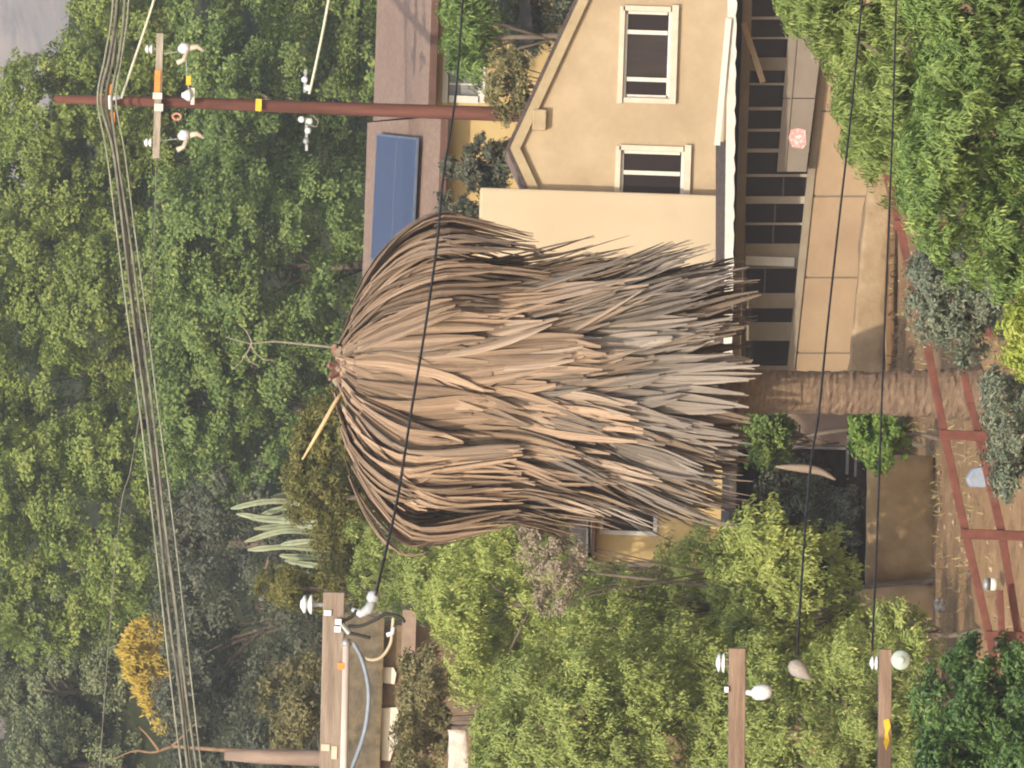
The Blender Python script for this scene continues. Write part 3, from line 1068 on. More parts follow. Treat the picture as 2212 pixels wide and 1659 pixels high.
UP = Vector((0, 0, 1))
def far_pole():
    Y = 162.0
    top, bot = P(118, 214, Y), P(1135, 248, Y)
    g_ = gz(bot.x, Y)
    t = thing('service_pole', 'tall red-brown service pole rising between the two houses', 'utility pole', (bot.x, Y, g_))
    s = S(Y)
    foot = Vector((bot.x - 0.02, Y, g_ - 0.5))
    MB().tube([foot, bot, P(800, 237, Y), P(400, 222, Y), top], [17 * s, 16 * s, 14.5 * s, 12 * s, 9 * s], 16).build('shaft', rustpole, t, smooth=True)
    m = MB()
    pbox(m, 552, 565, 214, 240, Y - 0.30, 0.04)
    m.build('number_tag', yellow, t)
    # cross arm with two pin insulators
    MB().bar(P(346, 72, Y - .28), P(337, 342, Y - .28), 0.15, 0.12).build('crossarm', surf('grey_timber', (0.24, 0.20, 0.15), (0.42, 0.37, 0.30), 9, 0.9, 0.4, 30, vec3=(0.15, 1, 1)), t)
    MB().bar(P(341, 152, Y - .30), P(339, 206, Y - .30), 0.13, 0.14).build('orange_sleeve', orange, t)
    for dy, c in ((106, 330), (308, 328)):
        insulator(P(c, dy, Y - .28), UP, 0.11, 0.17, porc, t)
    m = MB()
    pbox(m, 330, 350, 200, 214, Y - .40, 0.1)
    pbox(m, 333, 352, 224, 240, Y - .40, 0.1)
    m.build('arm_bracket', white_m, t)
    # fuse cutouts hanging under the arm
    for dy in (108, 296):
        b = P(388, dy, Y - .30)
        MB().tube([P(345, dy + 8, Y - .30), P(384, dy + 4, Y - .30)], 0.012, 5).build('drop_wire', grey, t)
        c = MB()
        c.tube([b, P(396, dy - 4, Y - .35), P(408, dy - 6, Y - .35)], [0.08, 0.13, 0.10], 10)
        c.build('cutout', porc, t, smooth=True)
        c = MB()
        c.tube([P(404, dy - 2, Y - .35), P(425, dy - 8, Y - .32), P(441, dy + 2, Y - .3)], [0.07, 0.06, 0.04], 8)
        c.tube([P(404, dy + 4, Y - .35), P(396, dy + 22, Y - .33), P(382, dy + 28, Y - .33)], [0.05, 0.055, 0.06], 8)
        c.build('fuse_tube', surf('bone_porcelain', (0.50, 0.44, 0.33), (0.62, 0.56, 0.44), 5, 0.5, 0.0), t, smooth=True)
    insulator(P(414, 206, Y - .4), UP, 0.14, 0.22, porc, t, 1)
    m = MB()
    pbox(m, 412, 420, 190, 226, Y - .42, 0.12)
    m.build('pole_bracket', white_m, t)
    m = MB()
    pbox(m, 402, 412, 164, 184, Y - .40, 0.05)
    m.build('fuse_tag', yellow, t)
    MB().tube([P(402, 122, Y - .33), P(404, 174, Y - .36), P(410, 200, Y - .36)], 0.010, 5).build('lead_wire', grey, t)
    m = MB()
    rp = [P(382 + 9 * math.sin(a), 252 + 7 * math.cos(a), Y - .34) for a in np.linspace(0, 2 * math.pi, 11)]
    m.tube(rp, 0.025, 6)
    m.build('red_ring', surf('red_ring', (0.55, 0.20, 0.15), (0.62, 0.3, 0.22), 4, 0.6, 0), t, smooth=True)
    # bundle clamp and orange spacers where the cable bundle passes
    for a, b in ((239, 196), (243, 256)):
        m = MB()
        pbox(m, a - 9, a + 5, b - 14, b + 14, Y - .46, 0.1)
        m.build('orange_spacer', orange, t)
    m = MB()
    pbox(m, 228, 240, 206, 236, Y - .50, 0.1)
    m.tube([P(236, 214, Y - .47), P(258, 210, Y - .47)], 0.05, 8)
    m.build('cable_clamp', porc, t)
    # lower dead-end arm
    m = MB()
    m.bar(P(660, 150, Y - .2), P(658, 200, Y - .22), 0.06, 0.05)
    m.bar(P(662, 255, Y - .2), P(662, 326, Y - .2), 0.06, 0.05)
    m.build('dead_end_arm', grey, t)
    for a, b, c in ((657, 172, 1), (664, 190, 1), (650, 258, 1), (668, 262, 1), (664, 282, 1), (660, 305, 1)):
        MB().lathe(P(a + 8, b, Y - .25), UP, [(0.03, 0), (0.075, .03), (0.07, .1), (0.03, .14)], 10).build('strain_insulator', porc if b != 305 else grey, t, smooth=True)
    jp = [P(660, 268, Y - .3), P(684, 274, Y - .3), P(688, 262, Y - .3), P(676, 248, Y - .3)]
    MB().tube(jp, 0.022, 6).build('jumper_loop', greycab, t, smooth=True)
far_pole()

def smooth_path(pts, n=6):
    """Catmull-Rom through points"""
    pts = [Vector(p) for p in pts]
    pp = [pts[0] * 2 - pts[1]] + pts + [pts[-1] * 2 - pts[-2]]
    out = []
    for i in range(1, len(pp) - 2):
        a, b, c, d = pp[i - 1:i + 3]
        for k in range(n):
            t = k / n
            out.append(0.5 * ((2 * b) + (c - a) * t + (2 * a - 5 * b + 4 * c - d) * t * t + (3 * b - a - 3 * c + d) * t ** 3))
    out.append(pts[-1])
    return out

def cable(label, pix, Y, r, mat, group=None, Y1=None, name='overhead_cable'):
    pts = []
    if pix[0][1] < 0:      # the span goes on well beyond the picture
        (a0, b0), (a1, b1) = pix[0], pix[1]
        pts.append(P(a0 + (a0 - a1) / (b0 - b1) * -900, b0 - 900, Y + (0 if Y1 is None else 9)))
    for i, (a, b) in enumerate(pix):
        yy = Y if Y1 is None else Y + (Y1 - Y) * (b - pix[0][1]) / (pix[-1][1] - pix[0][1])
        pts.append(P(a, b, yy))
    o = MB().tube(smooth_path(pts), r, 7).build(name, mat, None, smooth=True)
    return tag(o, label, 'cable', group or 'overhead cables')

main = [(262, -300), (252, 0), (236, 120), (222, 215), (240, 330), (265, 520), (290, 700), (315, 900), (340, 1100), (366, 1330), (386, 1500), (406, 1660), (440, 1900)]
def off(path, d, d2=None):
    d2 = d if d2 is None else d2
    n = len(path) - 1
    return [(a + d + (d2 - d) * i / n, b) for i, (a, b) in enumerate(path)]
def wob(path, d, d2, sd, a=2.2):
    g = np.random.default_rng(sd)
    return [(x + g.normal() * a, y) for x, y in off(path, d, d2)]
cable('topmost thin pale cable of the heavy overhead bundle crossing the tree canopy', wob(main, -8, -15, 1, 1.2), 161.4, 0.022, palecab2)
cable('upper thick grey cable of the overhead bundle', wob(main, 2, 0, 2), 161.45, 0.034, greycab)
cable('middle mottled grey cable of the overhead bundle', wob(main, 9, 7, 3), 161.5, 0.036, greycab2)
cable('lower thick grey cable of the overhead bundle', wob(main, 18, 15, 4), 161.3, 0.032, greycab)
cable('lowest thin pale line of the overhead bundle', wob(main, 27, 31, 5, 1.0), 161.2, 0.018, palecab2)
cable('short pale service line leaving the red-brown pole just under the bundle', [(262, 213), (278, 165), (300, 100), (325, 25), (350, -60)], 161.5, 0.03, palecab)
cable('pale service line leaving the lower arm of the red-brown pole', [(668, 203), (678, 160), (695, 80), (711, -5), (725, -80)], 161.7, 0.032, palecab)
cable('thin faint wire running through the canopy from the pole crossarm', [(338, 340), (333, 520), (318, 760), (285, 1000), (262, 1090), (240, 1320), (215, 1660), (205, 1800)], 161.7, 0.012, greycab)
cable('black cable sagging across the upper part of the palm skirt', [(1012, -120), (1000, 0), (985, 200), (958, 380), (945, 520), (920, 700), (890, 880), (860, 1070), (836, 1180), (812, 1285)], 58, 0.009, blackrub, Y1=43.9)
cable('black cable across the palm trunk, reaching the grey hanging bulb', [(1872, -120), (1862, 0), (1838, 250), (1812, 480), (1788, 700), (1769, 890), (1752, 1000), (1736, 1190), (1722, 1415)], 60, 0.0085, blackrub, Y1=46)
cable('lowest black cable across the foot of the palm trunk', [(1940, -120), (1936, 0), (1929, 250), (1920, 480), (1911, 700), (1904, 890), (1895, 1150), (1884, 1405)], 62, 0.008, blackrub, Y1=46)

def near_pole():
    Y = 44.0
    s = S(Y)
    px = P(1000, 1800, Y + 0.3)
    t = thing('crossarm_pole', 'near utility pole whose timber crossarms reach in from the edge of the picture', 'utility pole', (px.x, Y + 0.3, gz(px.x, 44)))
    topz = P(560, 1800, Y).z
    MB().tube([(px.x, Y + .3, gz(px.x, 44) - .5), (px.x, Y + .3, topz)], [0.16, 0.11], 14).build('shaft', wood, t, smooth=True)
    # upper crossarm
    m = MB()
    m.bar(P(722, 1279, Y), P(706, 1990, Y), 46 * s, 0.12)
    m.build('crossarm', wood, t, bevel=0.006)
    insulator(P(676, 1306, Y), UP, 0.062, 0.075, porc, t, 2)
    MB().tube([P(704, 1306, Y), P(672, 1306, Y)], 0.012, 8).build('insulator_pin', grey, t)
    m = MB()
    pbox(m, 700, 716, 1318, 1330, Y - 0.075, 0.07)
    pbox(m, 724, 738, 1337, 1350, Y - 0.10, 0.09)
    pbox(m, 722, 737, 1353, 1366, Y - 0.10, 0.09)
    m.build('clamp', porc, t, bevel=0.004)
    MB().tube([P(738, 1348, Y - .08), P(755, 1368, Y - .08)], 0.018, 8).build('strap', grey, t)
    # tension insulator with black jumper leads
    m = MB()
    m.tube([P(760, 1316, Y - .05), P(778, 1326, Y - .06), P(795, 1318, Y - .06), P(806, 1300, Y - .06)], [.012, .026, .032, .028], 9)
    m.lathe(P(812, 1292, Y - .06), Vector((0.3, 0, 1)), [(0.01, -0.02), (0.035, 0), (0.042, 0.03), (0.02, 0.055)], 10)
    m.build('tension_insulator', surf('grey_polymer', (0.40, 0.42, 0.44), (0.52, 0.54, 0.56), 4, 0.4, 0), t, smooth=True)
    for q in ([(752, 1352), (780, 1352), (812, 1338), (835, 1326), (866, 1334), (874, 1345)], [(750, 1366), (775, 1372), (800, 1378)], [(735, 1345), (760, 1332), (770, 1318)]):
        MB().tube(smooth_path([P(a, b, Y - .07) for a, b in q]), 0.010, 6).build('jumper', blackrub, t, smooth=True)
    # conduit under the arm
    MB().tube([P(748, 1394, Y - .05), P(735, 1990, Y - .05)], 0.024, 10).build('conduit', pvc, t, smooth=True)
    MB().tube([P(747, 1380, Y - .05), P(748, 1396, Y - .05)], [0.024, 0.031], 10).build('weatherhead', grey, t, smooth=True)
    m = MB()
    pbox(m, 729, 744, 1432, 1446, Y - 0.075, 0.05)
    m.build('orange_band', orange, t)
    MB().tube(smooth_path([P(a, b, Y - .04) for a, b in ((757, 1384), (770, 1402), (795, 1424), (823, 1420), (843, 1392), (847, 1362), (850, 1334))]), 0.010, 7).build('drip_loop', surf('tan_cable', (0.44, 0.36, 0.24), (0.55, 0.46, 0.33), 6, 0.6, 0), t, smooth=True)
    m = MB()
    m.tube([P(835, 1372, Y - .05), P(847, 1368, Y - .05), P(850, 1354, Y - .05)], 0.014, 8)
    m.build('splice', porc, t, smooth=True)
    MB().tube(smooth_path([P(a, b, Y - .06) for a, b in ((763, 1388), (782, 1425), (795, 1480), (795, 1530), (785, 1590), (760, 1660), (720, 1760))]), 0.013, 8).build('riser_cable', bluecab, t, smooth=True)
    m = MB()
    pbox(m, 694, 712, 1608, 1622, Y - 0.07, 0.06)
    pbox(m, 716, 728, 1612, 1640, Y - 0.07, 0.06)
    m.build('brace_bolt', surf('pale_bracket', (0.5, 0.42, 0.32), (0.6, 0.52, 0.42), 5, 0.7, 0), t)
    # lower crossarms
    m = MB()
    m.bar(P(1592, 1400, Y + 1), P(1590, 1990, Y + 1), 37 * s, 0.11)
    m.build('crossarm', woodred, t, bevel=0.006)
    insulator(P(1566, 1432, Y + 1), UP, 0.065, 0.055, porc, t, 2)
    MB().tube([P(1580, 1432, Y + 1), P(1560, 1432, Y + 1)], 0.010, 8).build('insulator_pin', darkmetal, t)
    m = MB()
    m.tube([P(1612, 1495, Y + .93), P(1626, 1498, Y + .92)], [0.016, 0.02], 8)
    m.lathe(P(1624, 1498, Y + .92), Vector((0.15, 0, -1)), [(0.02, 0), (0.044, 0.02), (0.05, 0.07), (0.042, 0.10), (0.025, 0.125)], 12)
    m.build('spool_insulator', porc, t, smooth=True)
    m = MB()
    pbox(m, 1565, 1574, 1484, 1496, Y + .92, 0.1)
    m.build('bolt', porc, t)
    m = MB()
    m.bar(P(1912, 1402, Y + 2), P(1908, 1990, Y + 2), 29 * s, 0.10)
    m.build('crossarm', woodred, t, bevel=0.006)
    insulator(P(1896, 1432, Y + 2), UP, 0.05, 0.05, porc, t, 2)
    m = MB()
    m.lathe(P(1946, 1426, Y + 1.93), Vector((0, -1, 0.1)), [(0.02, -0.03), (0.05, -0.015), (0.062, 0.0), (0.062, 0.012), (0.058, 0.016), (0.056, 0.022), (0.046, 0.026), (0.044, 0.032), (0.028, 0.034), (0.024, 0.052), (0.012, 0.056)], 16)
    m.build('glass_insulator', porcgreen, t, smooth=True)
    m = MB()
    m.poly([(1909, 1556), (1920, 1552), (1924, 1570), (1918, 1584), (1922, 1600), (1914, 1622), (1909, 1604), (1912, 1580)], Y + 1.94, 0.012)
    m.build('yellow_stripe', yellow, t)
near_pole()
hb = P(1720, 1440, 46)
o = MB().lathe(P(1745, 1462, 46), Vector((0.75, 0, 1)), [(0.004, -0.04), (0.02, 0.0), (0.045, 0.04), (0.055, 0.08), (0.05, 0.115), (0.03, 0.135), (0.01, 0.145)], 12).build('hanging_bulb', surf('grey_paper', (0.30, 0.26, 0.23), (0.40, 0.36, 0.32), 12, 0.9, 0.4), None, smooth=True)
tag(o, 'small grey teardrop bulb hanging at the end of a black cable', 'insulator')

# ------------------------------------------------------------------ red fence
def fence():
    Y = 112.0
    t = thing('rail_fence', 'red-brown timber rail fence sloping down across the foot of the palm', 'fence', (P(2100, 900, Y).x, Y, gz(0, Y)))
    def rail(pix, wd, th, Yo=0.0):
        for a, b in zip(pix, pix[1:]):
            MB().bar(P(a[0], a[1], Y + Yo), P(b[0], b[1], Y + Yo), wd, th).build('rail', rust, t, bevel=0.012)
    rail([(1868, 200), (1904, 336), (1942, 484)], 0.115, 0.09)
    rail([(1942, 486), (1996, 712), (2040, 938)], 0.12, 0.09)
    rail([(2040, 940), (2086, 1152)], 0.125, 0.09)
    rail([(2086, 1154), (2137, 1372)], 0.12, 0.09)
    rail([(2137, 1374), (2180, 1600)], 0.12, 0.09)
    rail([(1990, 380), (2040, 610), (2096, 870), (2114, 938)], 0.12, 0.08, 0.02)
    rail([(2114, 940), (2164, 1152)], 0.13, 0.08, 0.02)
    rail([(2164, 1154), (2200, 1372)], 0.12, 0.08, 0.02)
    rail([(2160, 1275), (2166, 1420)], 0.10, 0.07, -0.35)
    for a, b in ((1932, 486), (2028, 939), (2076, 1153), (2128, 1373), (1986, 712)):
        p = P(a, b, Y - 0.07)
        z0 = gz(p.x, Y) - 0.3
        if b == 486:
            z0 = P(2070, 486, Y).z
        MB().box((p.x, Y - 0.02, (p.z + z0) / 2), (0.15, 0.15, p.z - z0)).build('post', rust, t, bevel=0.015)
fence()

# ------------------------------------------------------------------ low walls and ground pieces
def rough_wall(name, label, pix, Y, th, mat, sub=0.22, amp=0.05, seed=1, cat='wall'):
    pts = [P(a, b, Y) for a, b in pix]
    me = bpy.data.meshes.new(name)
    bm = bmesh.new()
    vs = [bm.verts.new((p.x, Y, p.z)) for p in pts]
    f = bm.faces.new(vs)
    r = bmesh.ops.extrude_face_region(bm, geom=[f])
    for v in [e for e in r['geom'] if isinstance(e, bmesh.types.BMVert)]:
        v.co.y += th
    bmesh.ops.triangulate(bm, faces=bm.faces)
    for _ in range(5):
        ed = [e for e in bm.edges if e.calc_length() > sub * 1.5]
        if not ed:
            break
        bmesh.ops.subdivide_edges(bm, edges=ed, cuts=1)
        bmesh.ops.triangulate(bm, faces=bm.faces)
    bmesh.ops.recalc_face_normals(bm, faces=bm.faces)
    g = np.random.default_rng(seed)
    from mathutils import noise as mn
    for v in bm.verts:
        v.co += (mn.noise_vector(v.co * 1.3 + Vector((seed, 0, 0))) * 1.6 + mn.noise_vector(v.co * 4.0) * 0.8) * amp
    bm.to_mesh(me)
    bm.free()
    me.polygons.foreach_set('use_smooth', [True] * len(me.polygons))
    me.materials.append(mat)
    o = bpy.data.objects.new(name, me)
    COL.objects.link(o)
    return tag(o, label, cat)
rough_wall('earth_wall', 'low crumbling ochre wall along the foot of the tan house', [(1902, 250), (1872, 440), (1836, 800), (1836, 900), (1906, 900), (1925, 440), (1940, 250)], 147.0, 0.9, bank, 0.2, 0.035, 4)
rough_wall('retaining_wall', 'plain tan retaining wall beside the round green bush', [(1876, 985), (1872, 1262), (2036, 1262), (2016, 985)], 133.0, 0.6, rwall, 0.3, 0.015, 5)
rough_wall('wall_stub', 'short lower stub of tan wall next to the retaining wall', [(1848, 1266), (1848, 1340), (2040, 1340), (2036, 1266)], 132.6, 0.5, surf('pale_tan_wall', (0.42, 0.28, 0.16), (0.50, 0.35, 0.21), 2, 0.95, 0.4, 20), 0.3, 0.02, 6)

# ------------------------------------------------------------------ things at the left of the palm (lower part of the picture)
def corner_house():
    Y = 147.0
    h = thing('eaves_house', 'yellow house corner with brown eaves and a dark window, half hidden by the palm', 'house', (P(1500, 1110, Y).x, Y, -7.7))
    w_ = MB()
    c = P(1290, 1120, Y)
    x0, x1 = P(1400, 1225, Y).x, P(1400, 1010, Y).x
    zt = P(1290, 1120, Y).z
    w_.box(((x0 + x1) / 2, Y + 2, (zt - 7.8) / 2), (x1 - x0, 4, zt + 7.8))
    wl = w_.build('wall', ywall, h)
    c = MB()
    pbox(c, 1303, 1412, 1096, 1147, Y - .2, .6)
    cut(wl, c)
    f = MB()
    pbox(f, 1296, 1303, 1088, 1154, Y - .05, .12)
    pbox(f, 1303, 1412, 1147, 1156, Y - .05, .12)
    pbox(f, 1303, 1412, 1088, 1096, Y - .05, .12)
    pbox(f, 1412, 1420, 1088, 1158, Y - .07, .14)
    wn = f.build('window', white_m, h)
    p = MB()
    pbox(p, 1303, 1412, 1096, 1147, Y + .12, .012)
    p.build('pane', glass, wn)
    p = MB()
    pbox(p, 1268, 1279, 1000, 1238, Y - .75, .04)
    p.build('fascia_board', trim_m, h)
    p = MB()
    pbox(p, 1279, 1287, 1000, 1236, Y - .7, 5)
    p.build('soffit', surf('brown_soffit', (0.16, 0.09, 0.055), (0.22, 0.13, 0.08), 4, .8, .1), h)
    a, b = P(1270, 1000, Y - .75), P(1270, 1238, Y - .75)
    vs = [a, b, b + Vector((0, 3, 0.35)), a + Vector((0, 3, 0.35))]
    vs += [v - Vector((0, 0, .06)) for v in vs]
    MB().add(vs, [(0, 1, 2, 3), (7, 6, 5, 4), (0, 4, 5, 1), (1, 5, 6, 2), (2, 6, 7, 3), (3, 7, 4, 0)]).build('roof', surf('weathered_roof', (0.13, 0.095, 0.07), (0.22, 0.165, 0.12), 5, .95, .4), h)
corner_house()

def shed():
    Y = 152.0
    h = thing('timber_shed', 'ochre-brown timber shed with a white wall, behind the upper crossarm', 'shed', (P(900, 1500, Y).x, Y, gz(-6, Y)))
    ra = surf('shed_roof', (0.085, 0.065, 0.036), (0.20, 0.145, 0.078), 1.6, .95, .4, 30, vec3=(3, 1, 0.3))
    a, b = P(822, 1335, Y - .3), P(822, 1800, Y - .3)
    b.z = a.z
    c, d = b + Vector((0, 3, .95)), a + Vector((0, 3, .95))
    vs = [a, b, c, d] + [v - Vector((0, 0, .08)) for v in (a, b, c, d)]
    MB().add(vs, [(0, 1, 2, 3), (7, 6, 5, 4), (0, 4, 5, 1), (1, 5, 6, 2), (2, 6, 7, 3), (3, 7, 4, 0)]).build('roof', ra, h)
    m = MB()
    z = a.z - 0.09
    zb = -7.8
    m.box(((a.x + b.x) / 2, Y + 1.6, (z + zb) / 2), (abs(a.x - b.x) - .3, 3.0, z - zb))
    m.build('wall', surf('brown_shed_wall', (0.13, 0.09, 0.05), (0.20, 0.14, 0.08), 4, .95, .3, 30), h)
    for q in ([(826, 1442), (826, 1475), (852, 1478), (856, 1455), (850, 1442)], [(824, 1530), (824, 1642), (842, 1644), (850, 1620), (862, 1600), (866, 1560), (858, 1528)]):
        MB().poly(q, Y - .02, .1).build('whitewash_patch', surf('white_wall', (0.60, 0.54, 0.44), (0.72, 0.66, 0.56), 2.5, .9, .3, 30), h)
    m = MB()
    pbox(m, 868, 898, 1318, 1420, Y - .5, .3)
    m.build('end_beam', surf('pink_beam', (0.22, 0.155, 0.115), (0.30, 0.22, 0.165), 4, .9, .3), h)
shed()
# timber steps
st = thing('garden_steps', 'dark timber steps set in the bank below the white wall', 'steps', P(1060, 1500, 143))
for i in range(6):
    m = MB()
    y = 1458 + i * 22
    m.bar(P(976, y + 6, 143 + 0.1 * i), P(1050 + 4 * i, y, 143 + 0.1 * i), 0.09, 0.3)
    m.build('step', surf('dark_sleeper', (0.11, 0.075, 0.06), (0.20, 0.145, 0.115), 6, .95, .5, 30), st)
rough_wall('stone_wall', 'bright white rubble wall at the edge of the picture', [(968, 1578), (968, 1800), (1012, 1800), (1012, 1640), (1006, 1578)], 142.0, 0.5, surf('white_rubble', (0.50, 0.43, 0.36), (0.70, 0.62, 0.54), 6, .95, .9, 12), 0.12, 0.035, 8)
# plain grey-brown post
m = MB()
m.tube([P(485, 1632, 156), P(560, 1634, 156), P(760, 1640, 156), P(1100, 1650, 156), Vector((P(1300, 1660, 156).x, 156, -8))], [0.10, 0.16, 0.18, 0.18, 0.2], 12)
o = m.build('bare_post', surf('pinkish_timber', (0.22, 0.155, 0.12), (0.34, 0.25, 0.20), 5, .9, .3, 30, vec3=(1, 1, .2)), None, smooth=True)
tag(o, 'bare pinkish post rising behind the upper crossarm', 'post')

# added lean-to whose dark boards stand in for the shaded recess
def added_leanto():
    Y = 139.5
    h = thing('added_dark_shelter', 'added dark shelter standing in for the shaded recess beside the palm trunk', 'shelter', (P(1870, 1000, Y).x, Y, -7.7))
    dk = surf('shade_dark_boards', (0.045, 0.038, 0.036), (0.10, 0.08, 0.068), 4, .95, .4, 20)  # near-black boards carry the recess's shade in their colour
    x0, x1 = P(1800, 1290, Y).x, P(1800, 870, Y).x
    zt = P(1590, 1000, Y).z
    def bx_(name, c, sz, mt):
        MB().box(c, sz).build(name, mt, h)
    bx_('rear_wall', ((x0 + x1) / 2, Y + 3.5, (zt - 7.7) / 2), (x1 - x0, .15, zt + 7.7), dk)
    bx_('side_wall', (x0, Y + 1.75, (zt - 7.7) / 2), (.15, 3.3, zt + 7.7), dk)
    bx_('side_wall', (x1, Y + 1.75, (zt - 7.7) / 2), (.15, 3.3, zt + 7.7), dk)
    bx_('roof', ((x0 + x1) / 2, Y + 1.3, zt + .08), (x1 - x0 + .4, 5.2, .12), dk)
    pw = surf('dull_pink_wall', (0.23, 0.16, 0.125), (0.29, 0.205, 0.16), 3, .95, .3)
    m = MB()
    pbox(m, 1700, 1830, 890, 962, Y + .2, .12)
    m.build('plaster_wall', pw, h)
    gp = surf('grey_post', (0.22, 0.20, 0.20), (0.30, 0.28, 0.27), 4, .8, .1)
    for a, b, c, d in ((1700, 1836, 964, 970), (1828, 1834, 940, 1025), (1846, 1851, 960, 1030)):
        m = MB()
        pbox(m, a, b, c, d, Y + .05, .06)
        m.build('rail', gp, h)
added_leanto()
m = MB()
m.tube(smooth_path([P(a, b, 136) for a, b in ((1676, 1008), (1710, 1010), (1745, 1013), (1775, 1020), (1805, 1036))]), [0.02 + 0.06 * math.sin(math.pi * i / 24) for i in range(25)], 6)
o = m.build('fallen_frond', F_MID, None, smooth=True)
tag(o, 'fallen brown frond caught in the dark recess beside the trunk', 'palm frond')

# small things on the ground near the fence
Y = 114.5
t = thing('striped_canister', 'small white and grey striped canister standing behind the fence', 'canister', P(2160, 1262, 119))
q = P(2150, 1262, 119)
MB().lathe(P(2153, 1262, 119), UP, [(0.09, 0), (0.105, .03), (0.105, .10)], 12).build('white_body', white_m, t, smooth=True)
MB().lathe(P(2139, 1262, 119), UP, [(0.10, 0), (0.10, .03)], 12).build('dark_band', darkmetal, t, smooth=True)
MB().lathe(P(2135, 1262, 119), UP, [(0.105, 0), (0.10, .06), (0.05, .09)], 12).build('grey_lid', grey, t, smooth=True)
o = MB().poly([(2094, 1052), (2086, 1034), (2100, 1012), (2128, 1006), (2138, 1030), (2134, 1054)], 119.5, 0.35).build('tarp', surf('blue_grey_tarp', (0.20, 0.23, 0.29), (0.27, 0.30, 0.36), 5, .6, .4, 12), None, bevel=0.05)
tag(o, 'crumpled blue-grey tarp on the earth behind the fence rails', 'tarp')
o = MB().poly([(2018, 1300), (2022, 1292), (2040, 1294), (2044, 1318), (2030, 1326), (2020, 1318)], 126.0, 0.25).build('rubble_lump', surf('grey_rubble', (0.05, 0.04, 0.04), (0.45, 0.42, 0.4), 9, .8, .3), None, bevel=0.03)
tag(o, 'dark and white lump of rubble beside the wall stub', 'rubble')

# dark beam between the shrubs behind the gable
o = MB().bar(P(1124, -80, 166), P(1141, 97, 166), 0.24, 0.2).build('dark_beam', darkmetal, None)
tag(o, 'straight dark beam showing among shrubs above the gable roof', 'beam')

# far house in the corner
def far_house():
    Y = 262.0
    h = thing('distant_house', 'tiny distant house with grey roof and white gable in the canopy corner', 'house', P(120, 1580, Y))
    MB().poly([(-30, 1545), (14, 1548), (34, 1558), (44, 1592), (-30, 1600)], Y + 1, 5).build('roof', surf('grey_roof', (0.10, 0.09, 0.095), (0.2, 0.17, 0.17), 3, .9, .2), h)
    MB().poly([(30, 1556), (34, 1556), (46, 1584), (46, 1592), (20, 1592), (26, 1580)], Y, .9).build('gable_wall', white_m, h)
    MB().poly([(48, 1566), (58, 1556), (80, 1558), (88, 1584), (80, 1598), (50, 1594)], Y + .5, 3).build('annex', surf('brown_annex', (0.20, 0.12, 0.07), (0.34, 0.22, 0.14), 3, .9, .3), h)
    m = MB()
    pbox(m, 82, 90, 1585, 1593, Y, .4)
    m.build('vent', white_m, h)
far_house()

# ------------------------------------------------------------------ vegetation
oak = leafmat('canopy_leaf', (0.095, 0.145, 0.030), (0.255, 0.315, 0.068), (0.43, 0.42, 0.11))
oak2 = leafmat('canopy_leaf_deep', (0.070, 0.125, 0.034), (0.205, 0.280, 0.072), (0.36, 0.38, 0.10))
blue = leafmat('canopy_leaf_grey', (0.10, 0.12, 0.065), (0.22, 0.25, 0.12), (0.36, 0.37, 0.15))
shade = leafmat('dull_shaded_leaf', (0.055, 0.066, 0.045), (0.135, 0.145, 0.095), (0.23, 0.215, 0.13))  # dull grey-green leaf, darkened so its colour stands in for shade
olive = leafmat('olive_leaf', (0.085, 0.088, 0.022), (0.20, 0.19, 0.05), (0.34, 0.29, 0.08))
gold = leafmat('golden_leaf', (0.30, 0.21, 0.03), (0.50, 0.37, 0.06), (0.60, 0.45, 0.11))
lime = leafmat('light_leaf', (0.20, 0.25, 0.065), (0.41, 0.465, 0.13), (0.58, 0.58, 0.20))
lime2 = leafmat('mid_leaf', (0.145, 0.195, 0.055), (0.335, 0.395, 0.112), (0.54, 0.54, 0.18))
feather = leafmat('feather_leaf', (0.125, 0.18, 0.045), (0.29, 0.37, 0.10), (0.48, 0.51, 0.18))
feather2 = leafmat('feather_leaf_deep', (0.095, 0.16, 0.045), (0.225, 0.325, 0.085), (0.40, 0.47, 0.14))
sage = leafmat('sage_leaf', (0.11, 0.135, 0.09), (0.23, 0.26, 0.175), (0.37, 0.38, 0.26))
acid = leafmat('yellow_green_leaf', (0.22, 0.28, 0.04), (0.40, 0.45, 0.09), (0.52, 0.53, 0.16))
laurel = leafmat('laurel_leaf', (0.042, 0.090, 0.028), (0.105, 0.190, 0.050), (0.23, 0.31, 0.09), rough=0.4)
dry = leafmat('dry_leaf', (0.20, 0.165, 0.10), (0.38, 0.31, 0.225), (0.50, 0.40, 0.31), trans=0.2)
bush_m = leafmat('bush_leaf', (0.085, 0.16, 0.03), (0.20, 0.30, 0.06), (0.36, 0.42, 0.10))
brownol = leafmat('brown_olive_leaf', (0.115, 0.105, 0.045), (0.24, 0.215, 0.09), (0.38, 0.33, 0.15))

